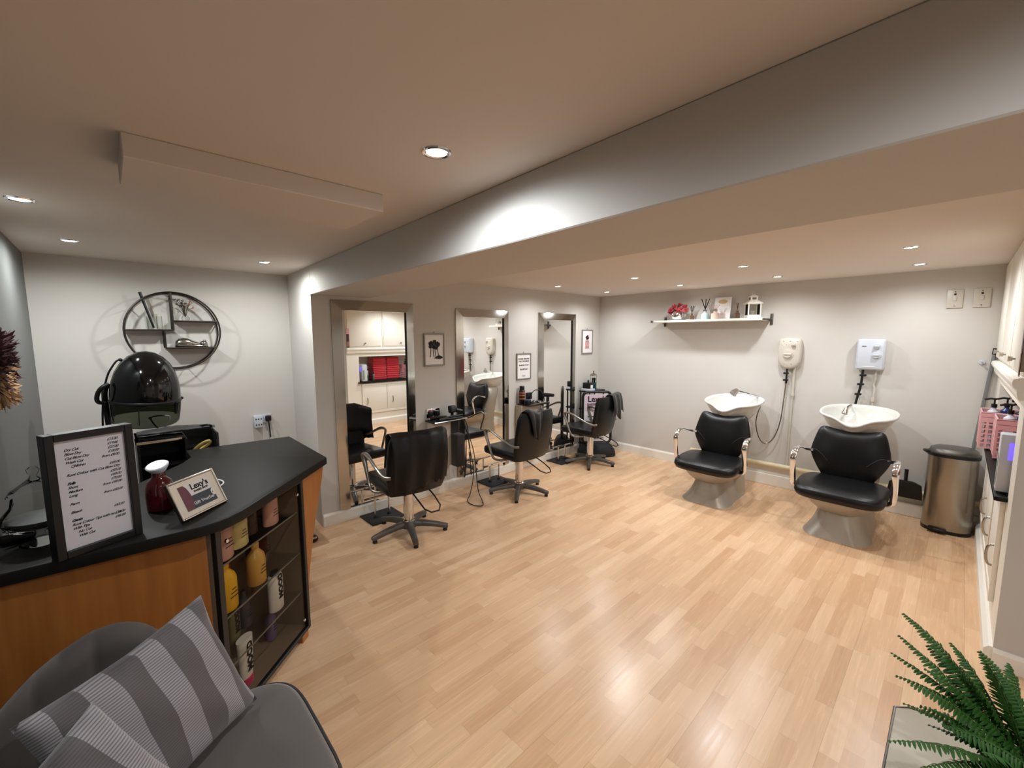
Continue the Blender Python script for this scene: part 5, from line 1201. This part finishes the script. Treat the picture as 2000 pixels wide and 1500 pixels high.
# ------------------------------------------------------------------ round wire shelf
def round_shelf():
    cx, cy, cz, r = -0.69, -4.752, 1.648, 0.290
    t = thing('round_wall_shelf', 'round dark wire wall shelf on the alcove wall above the hood dryer', 'wall shelf', (cx, cy, cz)); BR = P('bronze_wire', S(46, 38, 32), 0.4, metal=0.5, var=0.15)
    for i, x in enumerate((-0.675, -0.575)):
        MB().tube([(x, cy + r * math.cos(k * math.pi / 36), cz + r * math.sin(k * math.pi / 36)) for k in range(72)], 0.0062, 8, closed=True).build('ring', BR, t, world=True)
    b = MB()
    for k in range(8):
        a = k * math.pi / 4 + 0.2; b.cyl((-0.675, cy + r * math.cos(a), cz + r * math.sin(a)), (-0.575, cy + r * math.cos(a), cz + r * math.sin(a)), 0.004, seg=8)
    b.build('spacer', BR, t, world=True)
    ch = lambda z: math.sqrt(max(0, r * r - (z - cz) ** 2))
    z1, z2, z3 = 1.652, 1.722, 1.515; yv = -4.76; yv2 = -4.815
    wire = P('shelf_gauze', S(54, 46, 40), 0.5, metal=0.4)
    def pln(z, ya, yb):
        b = MB(); b.mm((-0.672, ya, z - 0.002), (-0.578, yb, z + 0.002)); b.tube([(-0.575, ya, z), (-0.575, yb, z)], 0.006, 8); b.tube([(-0.675, ya, z), (-0.675, yb, z)], 0.005, 8); return b
    pln(z1, cy - ch(z1), yv).build('shelf', wire, t, world=True); pln(z2, yv, cy + ch(z2)).build('shelf', wire, t, world=True); pln(z3, yv2, cy + ch(z3)).build('shelf', wire, t, world=True)
    b = MB()
    for x in (-0.575, -0.675):
        b.tube([(x, yv, z1), (x, yv, cz + ch(cz) * 0 + math.sqrt(r * r - (yv - cy) ** 2))], 0.006, 8); b.tube([(x, yv2, z3 - 0.0), (x, yv2, z1)], 0.006, 8)
    b.build('divider', BR, t, world=True)
    zt = z1 + 0.0045
    t = thing('glass_vase', 'clear square glass with a thick black stick on the round shelf', 'vase', (-0.62, -4.89, zt))
    b = MB(); q = lambda s, z: [(-0.628 - s, -4.885 - s, z), (-0.628 + s, -4.885 - s, z), (-0.628 + s, -4.885 + s, z), (-0.628 - s, -4.885 + s, z)]
    b.loft([q(0.034, zt), q(0.037, zt + 0.115), q(0.034, zt + 0.115), q(0.031, zt + 0.012)]); b.build('glass', GLASS, t, world=True, smooth=False)
    MB().tube([(-0.625, -4.872, zt + 0.013), (-0.618, -4.935, zt + 0.275)], lambda v: 0.007 + 0.003 * v, 10).build('stick', BLACKP, t, world=True)
    t = thing('glass_tube', 'slim clear glass tube standing beside the black stick on round shelf', 'glass tube', (-0.61, -4.84, zt))
    MB().lathe([(0.016, 0.0), (0.017, 0.10), (0.0155, 0.10), (0.0145, 0.01)], (-0.605, -4.838, zt)).build('tube', GLASS, t, world=True)
    zt = z2 + 0.0045; rr = random.Random(6)
    t = thing('bud_vase', 'tiny clear vase of dried flowers on the round shelf right side', 'vase', (-0.62, -4.67, zt))
    MB().lathe([(0.018, 0.0), (0.026, 0.012), (0.024, 0.026), (0.010, 0.045), (0.012, 0.058), (0.010, 0.058), (0.008, 0.045), (0.022, 0.024), (0.016, 0.004)], (-0.625, -4.675, zt)).build('vase', GLASS, t, world=True)
    st = MB(); fl = MB(); pk = MB(); p0 = Vector((-0.625, -4.675, zt + 0.03))
    for k in range(18):
        e = p0 + Vector((rr.uniform(-0.03, 0.03), rr.uniform(-0.085, 0.05), rr.uniform(0.07, 0.13))); m_ = (p0 + e) / 2 + Vector((0, 0, 0.02)); st.tube([p0, m_, e], 0.0015, 5, smooth=1)
        tgt = pk if e.y > -4.665 else fl
        for j in range(6):
            d = Vector((rr.gauss(0, 1), rr.gauss(0, 1), rr.gauss(0, 1))).normalized() * 0.016; s = d.orthogonal().normalized() * 0.004
            tgt.loft([[e + s, e - s, e + d.cross(s).normalized() * 0.003], [e + d + s * .2, e + d - s * .2, e + d + d.cross(s).normalized() * 0.001]])
    st.build('stems', P('dry_stem', S(70, 56, 46), 0.7), t, world=True); fl.build('dark_flowers', P('dry_dark_flower', S(58, 44, 44), 0.8, var=0.3), t, world=True); pk.build('pink_flowers', P('dry_pink_flower', S(168, 122, 106), 0.8, var=0.2), t, world=True)
    # curled up silver cat
    zt = z3 + 0.0045
    t = thing('cat_ornament', 'silver ornament of a sleeping curled cat on the round shelf', 'ornament', (-0.62, -4.66, zt)); AS = P('antique_silver', S(150, 144, 136), 0.22, metal=0.9, var=0.3, vscale=40)
    b = MB(); rg = []
    path = [(-0.10, 0.020, 0.008), (-0.095, 0.026, 0.024), (-0.075, 0.034, 0.034), (-0.045, 0.037, 0.0375), (-0.015, 0.035, 0.034), (0.01, 0.028, 0.027), (0.03, 0.022, 0.022), (0.05, 0.019, 0.019), (0.062, 0.015, 0.015), (0.068, 0.008, 0.008)]
    for dy, hx, hz in path: rg.append([Vector((-0.628 + hx * math.cos(a), -4.655 + dy, zt + max(0.0005, hz * (1 + math.sin(a) * 1.0)))) for a in [k * math.pi / 10 for k in range(20)]])
    b.loft(rg); b.sphere((-0.622, -4.572, zt + 0.028), (0.025, 0.026, 0.023), 18); b.sphere((-0.605, -4.558, zt + 0.018), (0.012, 0.011, 0.009), 12)
    for s in (-1, 1):
        c = Vector((-0.622 + 0.012 * s, -4.565 + 0.004 * s, zt + 0.044)); b.loft([[c + Vector((0.007, 0, 0)), c + Vector((-0.004, 0.006, 0)), c + Vector((-0.004, -0.006, 0))], [c + Vector((0.001, 0.0005, 0.016)), c + Vector((0, 0.001, 0.016)), c + Vector((0, -0.0005, 0.016))]])
    b.build('body', AS, t, world=True, ang=60)
    b = MB(); b.tube([(-0.60, -4.74, zt + 0.014), (-0.586, -4.69, zt + 0.011), (-0.585, -4.63, zt + 0.010), (-0.592, -4.58, zt + 0.009), (-0.60, -4.555, zt + 0.009)], lambda v: 0.010 - 0.003 * v, 10, smooth=2); b.build('tail', AS, t, world=True)
    b = MB(); b.tube([(-0.60, -4.63, zt + 0.010), (-0.59, -4.59, zt + 0.008), (-0.588, -4.548, zt + 0.008)], 0.008, 10, smooth=1); b.build('paw', AS, t, world=True)
round_shelf()

# ------------------------------------------------------------------ dried flower wreath on the grey wall
def wreath():
    c = Vector((1.0, -5.455, 1.48)); t = thing('dried_flower_wreath', 'dried flower wreath of plum and tan petals on the grey wall', 'wreath', (c.x, -5.499, c.z)); rr = random.Random(12)
    MB().tube([(c.x + 0.11 * math.cos(k * 0.2618), -5.472, c.z + 0.09 * math.sin(k * 0.2618)) for k in range(24)], 0.025, 10, closed=True).build('ring_core', P('twig_core', S(70, 52, 40), 0.9), t, world=True)
    dk = MB(); tn = MB()
    for k in range(760):
        a = rr.uniform(0, 6.2832); bc = Vector((c.x + 0.11 * math.cos(a), -5.468, c.z + 0.09 * math.sin(a)))
        d = Vector((math.cos(a) * 0.6 + rr.gauss(0, .6), abs(rr.gauss(0.25, 0.5)) + 0.03, math.sin(a) * 0.7 + rr.gauss(0, .6))).normalized(); base = bc + d * 0.012; L = rr.uniform(0.045, 0.075)
        if (base + d * L).y > -5.40: L *= 0.7
        e = base + d * L + Vector((0, 0, rr.uniform(-0.012, 0.012))); s = d.orthogonal().normalized(); s.rotate(Matrix.Rotation(rr.uniform(0, 6.28), 3, d)); s *= 0.008; n_ = d.cross(s)
        tgt = dk if base.z > c.z - 0.02 + rr.uniform(-.04, .04) else tn
        tgt.loft([[base + s * .3, base - s * .3, base + n_ * .2], [base + d * L * .6 + s, base + d * L * .6 - s, base + d * L * .6 + n_ * .4], [e + s * .1, e - s * .1, e + n_ * .1]])
    dk.build('plum_petals', P('plum_petal', S(72, 42, 48), 0.8, var=0.4, vscale=30), t, world=True); tn.build('tan_petals', P('tan_petal', S(176, 140, 104), 0.8, var=0.3, vscale=30), t, world=True)
wreath()

# ------------------------------------------------------------------ grey armchair and cushions
def armchair():
    t = thing('armchair', 'grey velvet armchair with piped seat and channelled back at lower left', 'armchair', (2.3, -5.1, 0))
    cx, cy = 2.33, -5.125
    def ss(z, s, e=5.0):
        return [Vector((cx + p.x, cy + p.y, z)) for p in srect(0.305 + s, 0.365 + s, 64, e)]
    MB().loft([ss(0.16, -0.05), ss(0.175, -0.015), ss(0.22, 0.0), ss(0.395, 0.002), ss(0.418, -0.004), ss(0.43, -0.02), ss(0.434, -0.06), ss(0.438, -0.16)]).build('seat', VELVET, t, world=True, ang=60)
    b = MB(); b.tube([p for p in ss(0.408, 0.004)], 0.0045, 8, closed=True); b.build('seat_piping', PIPING, t, world=True)
    # rounded scallop back with vertical channels
    def back(u, v, off):
        y = -5.475 + u * 0.475; dy = y + 5.20
        top = 0.700 - (2.0 if dy < 0 else 5.2) * dy * dy; z = 0.30 + (top - 0.30) * v
        ch = abs(math.sin(math.pi * 4.0 * u)) ** 0.6 * 0.014
        x = 1.885 + 1.4 * dy * dy - 0.08 * (z - 0.42) + (off if off < 0 else off + ch)
        return (x, y, z)
    nu, nv = 48, 12; rings = []
    for i in range(nu + 1):
        u = i / nu; r = []
        for j in range(nv + 1): r.append(Vector(back(u, j / nv, 0.055)))
        tp = Vector(back(u, 1, 0.055)); tb = Vector(back(u, 1, -0.035)); r.append((tp + tb) / 2 + Vector((0, 0, 0.03)))
        for j in range(nv + 1): r.append(Vector(back(u, 1 - j / nv, -0.035)))
        rings.append(r)
    MB().loft(rings).build('backrest', VELVET, t, world=True, ang=100)
    for x in (2.10, 2.57):
        for y in (-5.40, -4.85): MB().cyl((x, y, 0.17), (x + (0.02 if x > 2.3 else -0.02), y + (0.02 if y > -5 else -0.02), 0.0), 0.018, 0.012, 14).build('leg', BEECH, t, world=True)
armchair()
def cushions():
    def cush(name, tr, tl, br, thick, lab, seed):
        tr, tl, br = Vector(tr), Vector(tl), Vector(br); cen = (tl + br) / 2; xa = (tr - tl); wd = xa.length / 2; xa.normalize(); ya = tr - br; hd = ya.length / 2; ya = (ya - xa * ya.dot(xa)).normalized(); n = xa.cross(ya)
        rr = random.Random(seed); b = MB(); N = 26
        def pt(u, v, s):
            a, c = 2 * u - 1, 2 * v - 1; e = (1 - a ** 4) * (1 - c ** 4)
            pin = 1 - 0.09 * (1 - abs(a) ** 1.5) * abs(c) ** 3; pin2 = 1 - 0.09 * (1 - abs(c) ** 1.5) * abs(a) ** 3
            h = thick * max(0, (1 - a * a) * (1 - c * c)) ** 0.45
            wob = 0.006 * math.sin(a * 7 + seed) * math.sin(c * 6 + 2 * seed) + 0.005 * math.sin(a * 13 + c * 9) * (abs(a) ** 2 + abs(c) ** 2) * 0.5
            return Vector((a * wd * pin2, c * hd * pin, s * (h + wob * (1 if h > 0.004 else 0))))
        b.grid(lambda u, v: pt(u, v, 1), N, N); b.grid(lambda u, v: pt(u, v, -1), N, N)
        bmesh.ops.remove_doubles(b.bm, verts=b.bm.verts, dist=0.0006)
        M = Matrix((xa, ya, n)).transposed().to_4x4(); M.translation = cen
        o = b.build(name, STRIPE, None, ang=180); o.matrix_world = M; tag(o, lab, 'cushion', 'striped cushions on the armchair'); return o
    cush('cushion', (2.005, -4.968, 0.797), (2.26, -5.335, 0.775), (2.155, -4.900, 0.455), 0.06, 'large grey striped cushion leaning against the armchair back', 1)
    cush('cushion', (2.32, -5.18, 0.815), (2.53, -5.445, 0.72), (2.50, -5.055, 0.49), 0.055, 'smaller grey striped cushion in front, cut by the lower picture edge', 4)
cushions()

# ------------------------------------------------------------------ side table and fern
def fern_corner():
    t = thing('side_table', 'pale cream side table at lower right with fern on it', 'table', (3.75, -3.75, 0))
    poly = [(3.546, -3.518), (3.575, -3.492), (3.64, -3.476), (3.72, -3.470), (3.95, -3.466), (3.955, -4.02), (3.545, -4.02)]
    MB().prism(list(reversed(poly)), 0.47, 0.50, 0.005, 2).build('top', P('cream_top', S(188, 180, 162), 0.5, var=0.03), t, world=True)
    b = MB(); b.tube([Vector((x, y, 0.4985)) for x, y in poly], 0.0035, 6, closed=True); b.build('edge_trim', BASEG, t, world=True)
    for x, y in ((3.58, -3.55), (3.92, -3.50), (3.92, -3.98), (3.58, -3.98)): MB().cyl((x, y, 0.0), (x, y, 0.47), 0.016, 0.02, 14).build('leg', TRIMW, t, world=True)
    t = thing('potted_fern', 'green sword fern in pale pot at lower right corner', 'plant', (3.79, -3.72, 0.50)); c = Vector((3.79, -3.72, 0.50))
    MB().lathe([(0.055, 0.0005), (0.06, 0.004), (0.082, 0.10), (0.086, 0.105), (0.086, 0.12), (0.078, 0.12), (0.074, 0.10)], c, cap1=True).build('pot', P('pale_pot', S(176, 170, 158), 0.5, var=0.05), t, world=True)
    rr = random.Random(21)
    tips = [(3.548, -3.62, 0.845), (3.545, -3.66, 0.80), (3.535, -3.68, 0.755), (3.55, -3.70, 0.71), (3.60, -3.66, 0.63), (3.618, -3.72, 0.63), (3.555, -3.86, 0.64), (3.612, -3.88, 0.63), (3.74, -3.60, 0.80), (3.69, -3.63, 0.82), (3.80, -3.60, 0.79), (3.66, -3.70, 0.80), (3.60, -3.70, 0.76), (3.62, -3.76, 0.70), (3.57, -3.74, 0.67), (3.70, -3.72, 0.84),
            (3.60, -3.62, 0.78), (3.95, -3.60, 0.78), (3.99, -3.72, 0.75), (3.96, -3.9, 0.72), (3.80, -3.98, 0.70), (3.68, -3.95, 0.68), (3.72, -3.66, 0.80), (3.58, -3.76, 0.74), (3.86, -3.64, 0.80), (3.90, -3.80, 0.80), (3.70, -3.86, 0.72), (3.80, -3.62, 0.72), (3.64, -3.80, 0.70), (3.64, -3.64, 0.82)]
    root = c + Vector((0, 0, 0.11))
    for tip in tips:
        tip = Vector(tip); p0 = root + Vector((rr.uniform(-.03, .03), rr.uniform(-.03, .03), 0)); d = tip - p0; L = d.length; mid = p0 + d * 0.45 + Vector((0, 0, 0.26 * L * rr.uniform(0.6, 1.2)))
        pts = []; n = max(14, int(L * 1.12 / 0.0088))
        for i in range(n + 1):
            q = i / n; pts.append(p0 * (1 - q) ** 2 + mid * 2 * q * (1 - q) + tip * q * q)
        b = MB(); side0 = (pts[-1] - pts[0]).cross(Vector((0, 0, 1))).normalized(); roll = rr.uniform(-0.55, 0.55); mx = rr.uniform(0.026, 0.034)
        for i in range(3, n + 1):
            q = i / n; tan = (pts[min(i + 1, n)] - pts[i - 1]).normalized(); sd = (side0 - tan * side0.dot(tan)).normalized(); sd.rotate(Matrix.Rotation(roll, 3, tan)); nrm = sd.cross(tan)
            ln = mx * math.sin(math.pi * min(1, 0.16 + 0.80 * q)) ** 0.75; wdt = 0.0084 * (0.6 + 0.4 * ln / mx)
            for s in (-1, 1):
                lf = ln * rr.uniform(0.85, 1.12); base = pts[i] + nrm * 0.0005
                dr = (sd * s + tan * rr.uniform(0.15, 0.35) - nrm * rr.uniform(0.0, 0.3)).normalized(); w_ = tan * wdt * 0.5; up_ = nrm * 0.0022
                prof = ((0.0, 0.45), (0.22, 1.0), (0.55, 0.92), (0.82, 0.6), (1.0, 0.12)); ctr = []; lo = []; hi = []
                for f, ww in prof:
                    cc = base + dr * lf * f - nrm * (0.25 * lf * f * f); ctr.append(b.bm.verts.new(cc + up_ * (1 - f))); lo.append(b.bm.verts.new(cc - w_ * ww)); hi.append(b.bm.verts.new(cc + w_ * ww))
                for k in range(4): b.bm.faces.new((lo[k], lo[k + 1], ctr[k + 1], ctr[k])); b.bm.faces.new((ctr[k], ctr[k + 1], hi[k + 1], hi[k]))
        fr = b.build('frond', FERN, t, world=True, smooth=False, fix=False)
        MB().tube(pts, lambda q: 0.0022 - 0.0014 * q, 5).build('stem', FERNS, fr, world=True)
fern_corner()
